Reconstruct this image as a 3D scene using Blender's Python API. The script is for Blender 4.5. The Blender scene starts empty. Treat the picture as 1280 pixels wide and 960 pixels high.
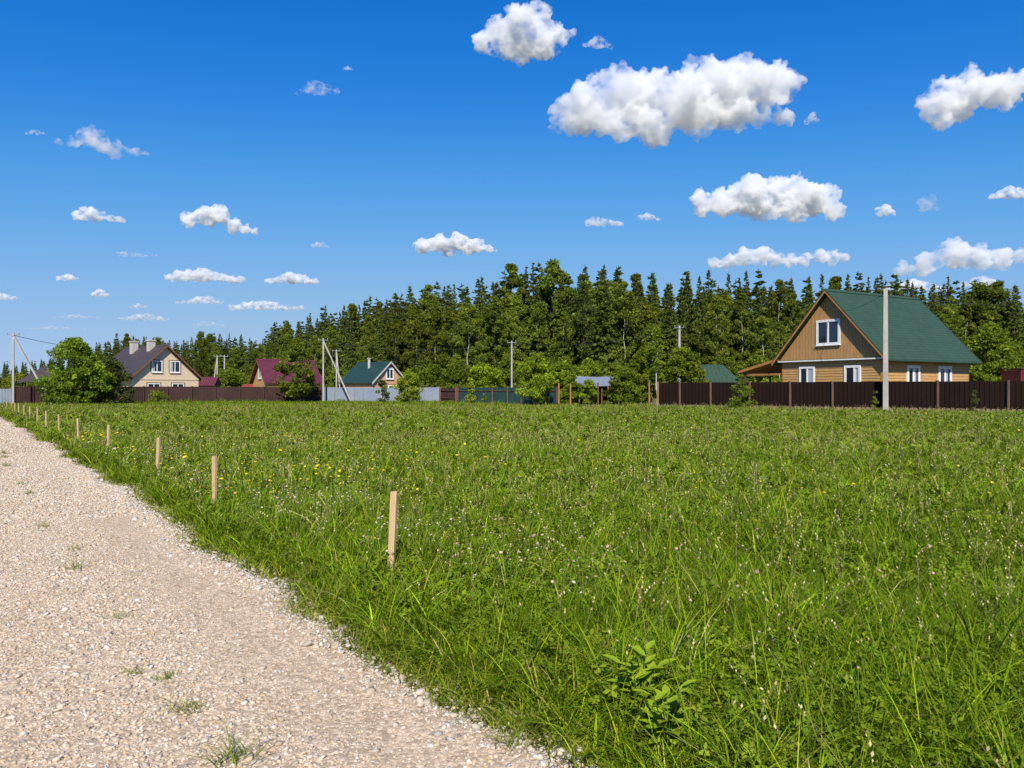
import bpy, math, random
import numpy as np
from mathutils import Vector, Matrix

SEED = 11
random.seed(SEED)
rng = np.random.default_rng(SEED)
PI = math.pi
scene = bpy.context.scene
COL = scene.collection

# ------------------------------------------------------------------ camera
F = 950.0                     # focal length in pixels of the 1280 px wide photograph
HOR = 486.0                   # horizon row
CAMH = 1.5
cam_d = bpy.data.cameras.new('camera')
cam_d.sensor_width = 36.0
cam_d.lens = F / 1280 * 36
cam_d.shift_y = (HOR - 480) / 1280
cam_d.clip_start = 0.05
cam_d.clip_end = 60000
cam = bpy.data.objects.new('camera', cam_d)
COL.objects.link(cam)
cam.location = (0, 0, CAMH)
cam.rotation_euler = (PI / 2, 0, 0)
scene.camera = cam


def wx(px, d):                # world X of an image column at depth d
    return (px - 640) / F * d


def wz(py, d):                # world Z of an image row at depth d
    return CAMH + (HOR - py) * d / F


# ------------------------------------------------------------------ bookkeeping
def tag(o, label=None, cat=None, group=None, kind=None):
    if label:
        o['label'] = label
    if cat:
        o['category'] = cat
    if group:
        o['group'] = group
    if kind:
        o['kind'] = kind
    return o


def empty(name, loc, rz=0.0):
    o = bpy.data.objects.new(name, None)
    COL.objects.link(o)
    o.location = loc
    o.rotation_euler = (0, 0, rz)
    o.empty_display_size = 0.3
    return o


def copy_tree(o, parent=None):
    c = o.copy()
    COL.objects.link(c)
    c.parent = parent
    for ch in list(o.children):
        copy_tree(ch, c)
    return c


def link_mesh(name, me, mat, parent=None, smooth=False):
    o = bpy.data.objects.new(name, me)
    COL.objects.link(o)
    if mat is not None:
        me.materials.append(mat)
    if parent is not None:
        o.parent = parent
    if smooth:
        me.polygons.foreach_set('use_smooth', np.ones(len(me.polygons), dtype=bool))
    return o


def np_mesh(name, V, Q=None, T=None, tint=None, smooth=False):
    """mesh from numpy arrays: V (n,3), Q (m,4) quads, T (k,3) triangles, tint (n,3) colours."""
    me = bpy.data.meshes.new(name)
    V = np.asarray(V, dtype=np.float32)
    nq = 0 if Q is None else len(Q)
    nt = 0 if T is None else len(T)
    loops = []
    if nq:
        loops.append(np.asarray(Q, dtype=np.int32).ravel())
    if nt:
        loops.append(np.asarray(T, dtype=np.int32).ravel())
    loops = np.concatenate(loops)
    me.vertices.add(len(V))
    me.vertices.foreach_set('co', V.ravel())
    me.loops.add(len(loops))
    me.loops.foreach_set('vertex_index', loops)
    me.polygons.add(nq + nt)
    starts = np.concatenate([np.arange(nq, dtype=np.int32) * 4, nq * 4 + np.arange(nt, dtype=np.int32) * 3])
    me.polygons.foreach_set('loop_start', starts)
    if smooth:
        me.polygons.foreach_set('use_smooth', np.ones(nq + nt, dtype=bool))
    if tint is not None:
        at = me.attributes.new('tint', 'FLOAT_COLOR', 'POINT')
        c = np.ones((len(V), 4), dtype=np.float32)
        c[:, :3] = tint
        at.data.foreach_set('color', c.ravel())
    me.update(calc_edges=True)
    return me


class MB:
    """collects simple solids and builds them as ONE mesh object"""

    def __init__(self):
        self.v = []
        self.f = []

    def add(self, verts, faces):
        n = len(self.v)
        self.v += [tuple(p) for p in verts]
        self.f += [tuple(i + n for i in f) for f in faces]
        return self

    def box(self, x0, x1, y0, y1, z0, z1):
        return self.add([(x0, y0, z0), (x1, y0, z0), (x1, y1, z0), (x0, y1, z0),
                         (x0, y0, z1), (x1, y0, z1), (x1, y1, z1), (x0, y1, z1)],
                        [(3, 2, 1, 0), (4, 5, 6, 7), (0, 1, 5, 4), (1, 2, 6, 5), (2, 3, 7, 6), (3, 0, 4, 7)])

    def bar(self, p, q, w, t=None, up=(0, 0, 1), taper=1.0):
        """rectangular bar from p to q, w wide and t thick"""
        t = t or w
        p, q = Vector(p), Vector(q)
        a = (q - p).normalized()
        u = Vector(up)
        if abs(a.dot(u)) > 0.98:
            u = Vector((0, 1, 0))
        s = a.cross(u).normalized()
        n = s.cross(a).normalized()
        V = []
        for c, k in ((p, 1.0), (q, taper)):
            for i, j in ((-1, -1), (1, -1), (1, 1), (-1, 1)):
                V.append(c + s * (i * w * k / 2) + n * (j * t * k / 2))
        return self.add(V, [(3, 2, 1, 0), (4, 5, 6, 7), (0, 1, 5, 4), (1, 2, 6, 5), (2, 3, 7, 6), (3, 0, 4, 7)])

    def tube(self, pts, radii, n=8, cap=True):
        pts = [Vector(p) for p in pts]
        base = len(self.v)
        for i, p in enumerate(pts):
            a = (pts[min(i + 1, len(pts) - 1)] - pts[max(i - 1, 0)]).normalized()
            u = Vector((0, 0, 1)) if abs(a.z) < 0.9 else Vector((1, 0, 0))
            s = a.cross(u).normalized()
            t = s.cross(a)
            r = radii[i] if hasattr(radii, '__len__') else radii
            for k in range(n):
                an = 2 * PI * k / n
                self.v.append(tuple(p + s * (r * math.cos(an)) + t * (r * math.sin(an))))
        for i in range(len(pts) - 1):
            for k in range(n):
                k2 = (k + 1) % n
                self.f.append((base + i * n + k, base + i * n + k2, base + (i + 1) * n + k2, base + (i + 1) * n + k))
        if cap:
            self.f.append(tuple(base + k for k in reversed(range(n))))
            self.f.append(tuple(base + (len(pts) - 1) * n + k for k in range(n)))
        return self

    def extrude(self, prof, fn, t0, t1):
        """closed 2-D profile, fn(a, b, t) -> point, swept from t0 to t1 with end caps"""
        n = len(prof)
        V = [fn(a, b, t0) for a, b in prof] + [fn(a, b, t1) for a, b in prof]
        Fs = [(i, (i + 1) % n, n + (i + 1) % n, n + i) for i in range(n)]
        Fs.append(tuple(reversed(range(n))))
        Fs.append(tuple(range(n, 2 * n)))
        return self.add(V, Fs)

    def mesh(self, name):
        me = bpy.data.meshes.new(name)
        me.from_pydata(self.v, [], self.f)
        import bmesh
        bm = bmesh.new()
        bm.from_mesh(me)
        bmesh.ops.recalc_face_normals(bm, faces=bm.faces)
        bm.to_mesh(me)
        bm.free()
        return me

    def build(self, name, mat, parent=None, smooth=False):
        return link_mesh(name, self.mesh(name), mat, parent, smooth)


# ------------------------------------------------------------------ materials
def new_mat(name):
    m = bpy.data.materials.new(name)
    m.use_nodes = True
    nt = m.node_tree
    nt.nodes.clear()
    out = nt.nodes.new('ShaderNodeOutputMaterial')
    return m, nt, out


def N(nt, typ, **kw):
    n = nt.nodes.new(typ)
    for k, v in kw.items():
        if k in n.inputs:
            n.inputs[k].default_value = v
        else:
            setattr(n, k, v)
    return n


def mix_rgb(nt, fac, a, b, mode='MIX'):
    m = nt.nodes.new('ShaderNodeMix')
    m.data_type = 'RGBA'
    m.blend_type = mode
    for sock, val in ((m.inputs[0], fac), (m.inputs[6], a), (m.inputs[7], b)):
        if isinstance(val, (int, float)):
            sock.default_value = val
        elif isinstance(val, (tuple, list)):
            sock.default_value = (*val, 1) if len(val) == 3 else val
        else:
            nt.links.new(val, sock)
    return m.outputs[2]


def surface(name, a, b=None, scale=6.0, rough=0.6, bump=0.0, bump_scale=None, metal=0.0, spec=0.4,
            stretch=(1, 1, 1), detail=5.0, lo=0.35, hi=0.65, spots=None):
    """principled surface with a two-colour noise, optional bump, optional spots of a third colour"""
    m, nt, out = new_mat(name)
    b = b or tuple(c * 0.8 for c in a)
    tc = N(nt, 'ShaderNodeTexCoord')
    mp = N(nt, 'ShaderNodeMapping')
    mp.inputs['Scale'].default_value = stretch
    nt.links.new(tc.outputs['Object'], mp.inputs[0])
    no = N(nt, 'ShaderNodeTexNoise', Scale=scale, Detail=detail, Roughness=0.6)
    nt.links.new(mp.outputs[0], no.inputs['Vector'])
    rp = N(nt, 'ShaderNodeValToRGB')
    rp.color_ramp.elements[0].position = lo
    rp.color_ramp.elements[1].position = hi
    rp.color_ramp.elements[0].color = (*b, 1)
    rp.color_ramp.elements[1].color = (*a, 1)
    nt.links.new(no.outputs[0], rp.inputs[0])
    colr = rp.outputs[0]
    if spots:
        no2 = N(nt, 'ShaderNodeTexNoise', Scale=spots[1], Detail=6.0, Roughness=0.7)
        nt.links.new(mp.outputs[0], no2.inputs['Vector'])
        r2 = N(nt, 'ShaderNodeValToRGB')
        r2.color_ramp.elements[0].position = spots[2]
        r2.color_ramp.elements[1].position = spots[2] + 0.08
        nt.links.new(no2.outputs[0], r2.inputs[0])
        colr = mix_rgb(nt, r2.outputs[0], colr, spots[0])
    bs = N(nt, 'ShaderNodeBsdfPrincipled', Roughness=rough, Metallic=metal)
    bs.inputs['Specular IOR Level'].default_value = spec
    nt.links.new(colr, bs.inputs['Base Color'])
    if bump:
        nb = N(nt, 'ShaderNodeTexNoise', Scale=bump_scale or scale * 4, Detail=4.0)
        nt.links.new(mp.outputs[0], nb.inputs['Vector'])
        bp = N(nt, 'ShaderNodeBump', Strength=bump, Distance=0.02)
        nt.links.new(nb.outputs[0], bp.inputs['Height'])
        nt.links.new(bp.outputs[0], bs.inputs['Normal'])
    nt.links.new(bs.outputs[0], out.inputs[0])
    return m


def leaf_material(name, translucent=0.3, rough=0.55, spec=0.25, vary=0.25):
    """leaf colour from the mesh's own tint, a little different for every plant, light passing through"""
    m, nt, out = new_mat(name)
    at = N(nt, 'ShaderNodeAttribute', attribute_name='tint')
    oi = N(nt, 'ShaderNodeObjectInfo')
    mr = N(nt, 'ShaderNodeMapRange')
    mr.inputs['To Min'].default_value = 1 - vary
    mr.inputs['To Max'].default_value = 1 + vary
    nt.links.new(oi.outputs['Random'], mr.inputs['Value'])
    mh = N(nt, 'ShaderNodeMapRange')
    mh.inputs['To Min'].default_value = 0.5 - 0.022 * vary
    mh.inputs['To Max'].default_value = 0.5 + 0.022 * vary
    nt.links.new(oi.outputs['Random'], mh.inputs['Value'])
    hs = N(nt, 'ShaderNodeHueSaturation')
    nt.links.new(at.outputs['Color'], hs.inputs['Color'])
    nt.links.new(mr.outputs[0], hs.inputs['Value'])
    nt.links.new(mh.outputs[0], hs.inputs['Hue'])
    bs = N(nt, 'ShaderNodeBsdfPrincipled', Roughness=rough)
    bs.inputs['Specular IOR Level'].default_value = spec
    nt.links.new(hs.outputs[0], bs.inputs['Base Color'])
    tr = N(nt, 'ShaderNodeBsdfTranslucent')
    tcol = mix_rgb(nt, 1.0, hs.outputs[0], (1.25, 1.2, 0.55), 'MULTIPLY')
    nt.links.new(tcol, tr.inputs['Color'])
    mx = N(nt, 'ShaderNodeMixShader')
    mx.inputs[0].default_value = translucent
    nt.links.new(bs.outputs[0], mx.inputs[1])
    nt.links.new(tr.outputs[0], mx.inputs[2])
    nt.links.new(mx.outputs[0], out.inputs[0])
    return m


def tint_material(name, rough=0.85, spec=0.2):
    m, nt, out = new_mat(name)
    at = N(nt, 'ShaderNodeAttribute', attribute_name='tint')
    tc = N(nt, 'ShaderNodeTexCoord')
    no = N(nt, 'ShaderNodeTexNoise', Scale=60.0, Detail=4.0)
    nt.links.new(tc.outputs['Object'], no.inputs['Vector'])
    mr = N(nt, 'ShaderNodeMapRange')
    mr.inputs['To Min'].default_value = 0.8
    mr.inputs['To Max'].default_value = 1.15
    nt.links.new(no.outputs[0], mr.inputs['Value'])
    hs = N(nt, 'ShaderNodeHueSaturation')
    nt.links.new(at.outputs['Color'], hs.inputs['Color'])
    nt.links.new(mr.outputs[0], hs.inputs['Value'])
    bs = N(nt, 'ShaderNodeBsdfPrincipled', Roughness=rough)
    bs.inputs['Specular IOR Level'].default_value = spec
    nt.links.new(hs.outputs[0], bs.inputs['Base Color'])
    nt.links.new(bs.outputs[0], out.inputs[0])
    return m


M = {}
M['leaf'] = leaf_material('leaf', 0.38, rough=0.6, spec=0.12, vary=0.3)
M['needle'] = leaf_material('needle', 0.28, rough=0.65, spec=0.12, vary=0.25)
M['grass'] = leaf_material('grass_blade', 0.2, rough=0.65, spec=0.07, vary=0.0)
M['petal'] = tint_material('petal', 0.7)
M['stone'] = tint_material('stone', 0.9)
M['bark'] = surface('bark', (0.13, 0.1, 0.075), (0.06, 0.045, 0.035), 9, 0.9, 0.6, stretch=(1, 1, 0.25))
M['birch_bark'] = surface('birch_bark', (0.52, 0.5, 0.44), (0.36, 0.34, 0.3), 3, 0.8, 0.2,
                          stretch=(1, 1, 3), spots=((0.05, 0.045, 0.04), 1.6, 0.6))
M['concrete'] = surface('concrete', (0.42, 0.4, 0.37), (0.3, 0.285, 0.265), 2, 0.85, 0.3, stretch=(1, 1, .3), spots=((0.24, 0.22, 0.2), 2.5, 0.58))
M['steel'] = surface('galvanised_steel', (0.35, 0.36, 0.37), None, 8, 0.45, metal=0.6)
M['cable'] = surface('cable', (0.03, 0.03, 0.035), None, 8, 0.6)
M['porcelain'] = surface('porcelain', (0.35, 0.25, 0.2), None, 8, 0.3)
M['white'] = surface('white_paint', (0.78, 0.78, 0.77), (0.7, 0.7, 0.69), 4, 0.5)
M['pane'] = surface('window_pane', (0.018, 0.03, 0.05), (0.012, 0.02, 0.03), 0.7, 0.06, spec=0.6)
M['curtain'] = surface('curtain', (0.42, 0.46, 0.5), (0.3, 0.34, 0.38), 9, 0.25, stretch=(6, 6, .3))
M['wood_siding'] = surface('wood_siding', (0.52, 0.31, 0.12), (0.4, 0.225, 0.08), 2.2, 0.6, 0.15, stretch=(1, 1, 6))
M['wood_gable'] = surface('wood_gable', (0.47, 0.27, 0.11), (0.35, 0.195, 0.075), 2.2, 0.65, 0.15, stretch=(6, 6, .5))
M['wood_trim'] = surface('wood_trim', (0.42, 0.2, 0.06), (0.33, 0.15, 0.045), 4, 0.6)
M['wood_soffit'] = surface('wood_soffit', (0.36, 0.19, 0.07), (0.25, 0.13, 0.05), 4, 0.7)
M['roof_green'] = surface('roof_green', (0.034, 0.072, 0.047), (0.027, 0.06, 0.039), 1.3, 0.6, 0.1, spec=0.25)
M['trim_green'] = surface('trim_green', (0.04, 0.12, 0.06), None, 3, 0.5)
M['roof_brown'] = surface('roof_brown', (0.065, 0.048, 0.047), (0.05, 0.037, 0.036), 2, 0.55, 0.2)
M['roof_maroon'] = surface('roof_maroon', (0.115, 0.024, 0.042), (0.09, 0.019, 0.032), 2, 0.5, 0.2)
M['roof_teal'] = surface('roof_teal', (0.02, 0.052, 0.042), (0.015, 0.042, 0.034), 2, 0.5, 0.2)
M['roof_red'] = surface('roof_red', (0.3, 0.06, 0.035), None, 2, 0.6)
M['beige'] = surface('beige_render', (0.66, 0.53, 0.38), (0.6, 0.48, 0.34), 3, 0.85, 0.25)
M['brown_trim'] = surface('brown_trim', (0.2, 0.09, 0.045), None, 3, 0.6)
M['brick_pale'] = surface('brick_pale', (0.55, 0.33, 0.2), (0.47, 0.27, 0.16), 5, 0.85, 0.3)
M['chimney_white'] = surface('chimney_white', (0.5, 0.48, 0.45), (0.4, 0.38, 0.36), 5, 0.85, 0.2)
M['fence_dark'] = surface('fence_dark_brown', (0.0155, 0.0075, 0.0055), (0.012, 0.006, 0.0045), 1.2, 0.7, spec=0.12)
M['fence_brown'] = surface('fence_brown', (0.062, 0.034, 0.03), (0.045, 0.025, 0.022), 1.5, 0.7, spec=0.12)
M['fence_grey'] = surface('fence_grey_blue', (0.25, 0.29, 0.36), (0.2, 0.24, 0.31), 1.0, 0.5, spec=0.4)
M['fence_green'] = surface('fence_green', (0.022, 0.06, 0.055), (0.016, 0.045, 0.042), 1.0, 0.6)
M['fence_red'] = surface('fence_red', (0.16, 0.012, 0.03), (0.13, 0.01, 0.025), 1.0, 0.5)
M['post_wood'] = surface('post_wood', (0.12, 0.068, 0.04), (0.07, 0.042, 0.027), 5, 0.8, 0.3, stretch=(1, 1, .2))
M['post_new'] = surface('post_new_wood', (0.36, 0.18, 0.07), (0.26, 0.13, 0.05), 5, 0.75, 0.3, stretch=(1, 1, .2))
M['post_rust'] = surface('post_rust', (0.17, 0.068, 0.036), (0.1, 0.042, 0.026), 5, 0.8, 0.2)
M['plinth'] = surface('plinth', (0.3, 0.2, 0.16), (0.2, 0.14, 0.11), 4, 0.9, 0.4)
M['stake'] = surface('stake_wood', (0.62, 0.44, 0.24), (0.46, 0.31, 0.16), 16, 0.75, 0.35, 60, stretch=(1, 1, .07),
                     spots=((0.28, 0.17, 0.08), 5.0, 0.68))
M['metal_roof'] = surface('metal_roof', (0.29, 0.31, 0.34), (0.22, 0.24, 0.28), 2, 0.4, metal=0.2)
M['dark_wood'] = surface('dark_wood', (0.06, 0.04, 0.03), None, 4, 0.8)

# ------------------------------------------------------------------ sky and sun
TO_SUN_H = Vector((0.0, -0.8, 0)).normalized()
SUN_EL = math.radians(43)
to_sun = Vector((TO_SUN_H.x * math.cos(SUN_EL), TO_SUN_H.y * math.cos(SUN_EL), math.sin(SUN_EL)))
world = bpy.data.worlds.new('World')
scene.world = world
world.use_nodes = True
wt = world.node_tree
wt.nodes.clear()
wo = wt.nodes.new('ShaderNodeOutputWorld')
bg = wt.nodes.new('ShaderNodeBackground')
sky = wt.nodes.new('ShaderNodeTexSky')
sky.sky_type = 'NISHITA'
sky.sun_disc = False
sky.sun_elevation = SUN_EL
sky.sun_rotation = math.atan2(to_sun.x, to_sun.y)
sky.altitude = 0
sky.air_density = 1.0
sky.dust_density = 0.0
sky.ozone_density = 8.0


def vec_scale(nt, src, k):
    v = nt.nodes.new('ShaderNodeVectorMath')
    v.operation = 'SCALE'
    v.inputs['Scale'].default_value = k
    nt.links.new(src, v.inputs[0])
    return v.outputs[0]


# deep polarised summer blue: a fixed colour response applied to the sky model's own radiance
crv = wt.nodes.new('ShaderNodeRGBCurve')
RESP = [[(0, 0), (0.08, 0.007), (0.105, 0.02), (0.156, 0.07), (0.27, 0.165), (0.473, 0.25), (0.8, 0.3), (1, 0.33)],
        [(0, 0), (0.166, 0.121), (0.216, 0.163), (0.311, 0.25), (0.496, 0.335), (0.723, 0.385), (0.9, 0.43), (1, 0.45)],
        [(0, 0), (0.359, 0.433), (0.448, 0.505), (0.596, 0.56), (0.797, 0.575), (0.88, 0.555), (1, 0.55)]]
for ci, pts_ in enumerate(RESP):
    c_ = crv.mapping.curves[ci]
    while len(c_.points) > 2:
        c_.points.remove(c_.points[1])
    c_.points[0].location = pts_[0]
    c_.points[1].location = pts_[-1]
    for p_ in pts_[1:-1]:
        c_.points.new(*p_)
crv.mapping.extend = 'HORIZONTAL'
crv.mapping.update()
wt.links.new(vec_scale(wt, sky.outputs[0], 0.1), crv.inputs['Color'])
wt.links.new(vec_scale(wt, crv.outputs[0], 10.0), bg.inputs['Color'])
bg.inputs['Strength'].default_value = 0.1
wt.links.new(bg.outputs[0], wo.inputs[0])

sun_d = bpy.data.lights.new('sun', 'SUN')
sun_d.energy = 4.5
sun_d.angle = math.radians(0.53)
sun_d.color = (1.0, 0.93, 0.8)
sun = bpy.data.objects.new('sun', sun_d)
COL.objects.link(sun)
sun.rotation_euler = (-to_sun).to_track_quat('-Z', 'Y').to_euler()
sun.location = (10, -30, 40)

scene.view_settings.view_transform = 'Standard'
scene.view_settings.look = 'None'
scene.view_settings.exposure = 0.5
scene.view_settings.gamma = 1.0
scene.view_settings.use_curve_mapping = False
scene.render.engine = 'CYCLES'
cy = scene.cycles
cy.use_denoising = True
try:
    cy.denoiser = 'OPENIMAGEDENOISE'
    cy.denoising_input_passes = 'RGB_ALBEDO_NORMAL'
    cy.denoising_prefilter = 'ACCURATE'
except Exception:
    pass
cy.use_adaptive_sampling = True
cy.adaptive_threshold = 0.015
cy.max_bounces = 12
cy.diffuse_bounces = 4
cy.glossy_bounces = 3
cy.transmission_bounces = 6
cy.transparent_max_bounces = 12
cy.volume_bounces = 9
cy.volume_step_rate = 0.35
cy.volume_max_steps = 256
cy.caustics_reflective = False
cy.caustics_refractive = False

# ------------------------------------------------------------------ road geometry (world XY)
RD = np.array([-0.592, 0.806])                   # along the road, away from the camera
RL = np.array([-0.806, -0.592])                  # to the left of it
R0 = np.array([-2.72, 7.10])                     # a point on the right-hand edge
ROAD_W = 3.6


def road_so(xy):
    q = np.asarray(xy) - R0
    return q @ RD, q @ RL


def vnoise(x, y, seed=0):
    """smooth value noise in about -1..1, vectorised"""
    def h(i, j):
        n = (i * 374761393 + j * 668265263 + seed * 974634777) & 0x7fffffff
        n = ((n ^ (n >> 13)) * 1274126177) & 0x7fffffff
        return ((n ^ (n >> 16)) & 0xffff) / 32767.5 - 1
    xi, yi = np.floor(x).astype(np.int64), np.floor(y).astype(np.int64)
    fx, fy = x - xi, y - yi
    fx, fy = fx * fx * (3 - 2 * fx), fy * fy * (3 - 2 * fy)
    a, b, c, d = h(xi, yi), h(xi + 1, yi), h(xi, yi + 1), h(xi + 1, yi + 1)
    return (a * (1 - fx) + b * fx) * (1 - fy) + (c * (1 - fx) + d * fx) * fy


def fnoise(x, y, seed=0, octaves=4):
    s, a = 0, 1.0
    for k in range(octaves):
        s = s + a * vnoise(x * 2 ** k, y * 2 ** k, seed + k * 17)
        a *= 0.5
    return s / 1.9


def edge_wobble(s):
    return 0.17 * vnoise(s / 1.3, s * 0 + 3.3, 5) + 0.1 * vnoise(s / 0.4, s * 0 + 1.3, 6)


def sstep(a, b, x):
    t = np.clip((x - a) / (b - a), 0, 1)
    return t * t * (3 - 2 * t)


def road_z(s, o):
    """height of the gravel: crowned centre, two worn wheel tracks, edges running out below the soil"""
    w = edge_wobble(s)
    z = 0.035 - 0.02 * np.exp(-((o - 0.5) / 0.28) ** 2) - 0.02 * np.exp(-((o - 2.3) / 0.35) ** 2)
    z = z + 0.006 * fnoise(s * 1.4, o * 2.2, 9)
    lo = sstep(-0.12, 0.16, o - w)
    hi = 1 - sstep(ROAD_W - 0.12, ROAD_W + 0.2, o + w)
    return z * lo * hi - 0.05 * (1 - lo) - 0.05 * (1 - hi)


# ground: one sheet out to the horizon
def ground_material():
    m, nt, out = new_mat('meadow_soil')
    tc = N(nt, 'ShaderNodeTexCoord')
    n1 = N(nt, 'ShaderNodeTexNoise', Scale=0.35, Detail=6.0, Roughness=0.65)
    n2 = N(nt, 'ShaderNodeTexNoise', Scale=14.0, Detail=6.0, Roughness=0.7)
    for n in (n1, n2):
        nt.links.new(tc.outputs['Object'], n.inputs['Vector'])
    r1 = N(nt, 'ShaderNodeValToRGB')
    r1.color_ramp.elements[0].position = 0.35
    r1.color_ramp.elements[1].position = 0.65
    r1.color_ramp.elements[0].color = (0.05, 0.085, 0.016, 1)
    r1.color_ramp.elements[1].color = (0.085, 0.12, 0.025, 1)
    nt.links.new(n1.outputs[0], r1.inputs[0])
    r2 = N(nt, 'ShaderNodeValToRGB')
    r2.color_ramp.elements[0].position = 0.42
    r2.color_ramp.elements[1].position = 0.62
    nt.links.new(n2.outputs[0], r2.inputs[0])
    c = mix_rgb(nt, r2.outputs[0], (0.17, 0.125, 0.075), r1.outputs[0])
    bs = N(nt, 'ShaderNodeBsdfPrincipled', Roughness=0.95)
    bs.inputs['Specular IOR Level'].default_value = 0.1
    nt.links.new(c, bs.inputs['Base Color'])
    bp = N(nt, 'ShaderNodeBump', Strength=0.8, Distance=0.03)
    nt.links.new(n2.outputs[0], bp.inputs['Height'])
    nt.links.new(bp.outputs[0], bs.inputs['Normal'])
    nt.links.new(bs.outputs[0], out.inputs[0])
    return m


g = MB()
G = 20000.0
g.add([(-G, -G, 0), (G, -G, 0), (G, G, 0), (-G, G, 0)], [(0, 1, 2, 3)])
tag(g.build('ground', ground_material()), 'flat green meadow soil reaching to the forest', 'ground', kind='structure')


def gravel_material():
    m, nt, out = new_mat('gravel_surface')
    tc = N(nt, 'ShaderNodeTexCoord')
    big = N(nt, 'ShaderNodeTexNoise', Scale=0.9, Detail=5.0, Roughness=0.6)
    fine = N(nt, 'ShaderNodeTexNoise', Scale=95.0, Detail=5.0, Roughness=0.7)
    v1 = N(nt, 'ShaderNodeTexVoronoi', Scale=42.0)
    v2 = N(nt, 'ShaderNodeTexVoronoi', Scale=95.0)
    ve = N(nt, 'ShaderNodeTexVoronoi', Scale=42.0, feature='DISTANCE_TO_EDGE')
    for n in (big, fine, v1, v2, ve):
        nt.links.new(tc.outputs['Object'], n.inputs['Vector'])
    rb = N(nt, 'ShaderNodeValToRGB')
    rb.color_ramp.elements[0].position = 0.3
    rb.color_ramp.elements[1].position = 0.7
    rb.color_ramp.elements[0].color = (0.52, 0.405, 0.285, 1)
    rb.color_ramp.elements[1].color = (0.58, 0.475, 0.36, 1)
    nt.links.new(big.outputs[0], rb.inputs[0])
    s1 = N(nt, 'ShaderNodeSeparateColor')
    nt.links.new(v1.outputs['Color'], s1.inputs[0])
    rv = N(nt, 'ShaderNodeValToRGB')
    rv.color_ramp.elements[0].color = (0.66, 0.63, 0.6, 1)
    rv.color_ramp.elements[1].color = (1.22, 1.2, 1.17, 1)
    nt.links.new(s1.outputs[0], rv.inputs[0])
    c = mix_rgb(nt, 1.0, rb.outputs[0], rv.outputs[0], 'MULTIPLY')
    re = N(nt, 'ShaderNodeValToRGB')
    re.color_ramp.elements[0].position = 0.0
    re.color_ramp.elements[1].position = 0.16
    re.color_ramp.elements[0].color = (0.75, 0.7, 0.65, 1)
    re.color_ramp.elements[1].color = (1, 1, 1, 1)
    nt.links.new(ve.outputs[0], re.inputs[0])
    c = mix_rgb(nt, 1.0, c, re.outputs[0], 'MULTIPLY')
    bs = N(nt, 'ShaderNodeBsdfPrincipled', Roughness=0.95)
    bs.inputs['Specular IOR Level'].default_value = 0.15
    nt.links.new(c, bs.inputs['Base Color'])
    b1 = N(nt, 'ShaderNodeBump', Strength=0.5, Distance=0.008, invert=True)
    nt.links.new(v1.outputs['Distance'], b1.inputs['Height'])
    b2 = N(nt, 'ShaderNodeBump', Strength=0.35, Distance=0.006, invert=True)
    nt.links.new(v2.outputs['Distance'], b2.inputs['Height'])
    nt.links.new(b1.outputs[0], b2.inputs['Normal'])
    b3 = N(nt, 'ShaderNodeBump', Strength=0.25, Distance=0.004)
    nt.links.new(fine.outputs[0], b3.inputs['Height'])
    nt.links.new(b2.outputs[0], b3.inputs['Normal'])
    nt.links.new(b3.outputs[0], bs.inputs['Normal'])
    nt.links.new(bs.outputs[0], out.inputs[0])
    return m


def build_road():
    sv = np.concatenate([np.arange(-14, 16, 0.07), np.arange(16, 110, 0.4)])
    ov = np.arange(-0.45, ROAD_W + 0.46, 0.06)
    S, O = np.meshgrid(sv, ov, indexing='ij')
    XY = R0 + S[..., None] * RD + O[..., None] * RL
    Z = road_z(S, O)
    V = np.concatenate([XY, Z[..., None]], -1).reshape(-1, 3)
    ni, nj = S.shape
    idx = np.arange(ni * nj).reshape(ni, nj)
    Q = np.stack([idx[:-1, :-1], idx[:-1, 1:], idx[1:, 1:], idx[1:, :-1]], -1).reshape(-1, 4)[:, ::-1]
    me = np_mesh('gravel_road', V, Q, smooth=True)
    o = link_mesh('gravel_road', me, gravel_material())
    tag(o, 'pale beige gravel road with worn wheel tracks beside the meadow', 'road', kind='structure')


build_road()

# ------------------------------------------------------------------ loose stones
ICO_V = None


def ico():
    t = (1 + 5 ** 0.5) / 2
    v = np.array([(-1, t, 0), (1, t, 0), (-1, -t, 0), (1, -t, 0), (0, -1, t), (0, 1, t), (0, -1, -t), (0, 1, -t),
                  (t, 0, -1), (t, 0, 1), (-t, 0, -1), (-t, 0, 1)], float)
    v /= np.linalg.norm(v[0])
    f = np.array([(0, 11, 5), (0, 5, 1), (0, 1, 7), (0, 7, 10), (0, 10, 11), (1, 5, 9), (5, 11, 4), (11, 10, 2),
                  (10, 7, 6), (7, 1, 8), (3, 9, 4), (3, 4, 2), (3, 2, 6), (3, 6, 8), (3, 8, 9), (4, 9, 5), (2, 4, 11),
                  (6, 2, 10), (8, 6, 7), (9, 8, 1)])
    return v, f


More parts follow.
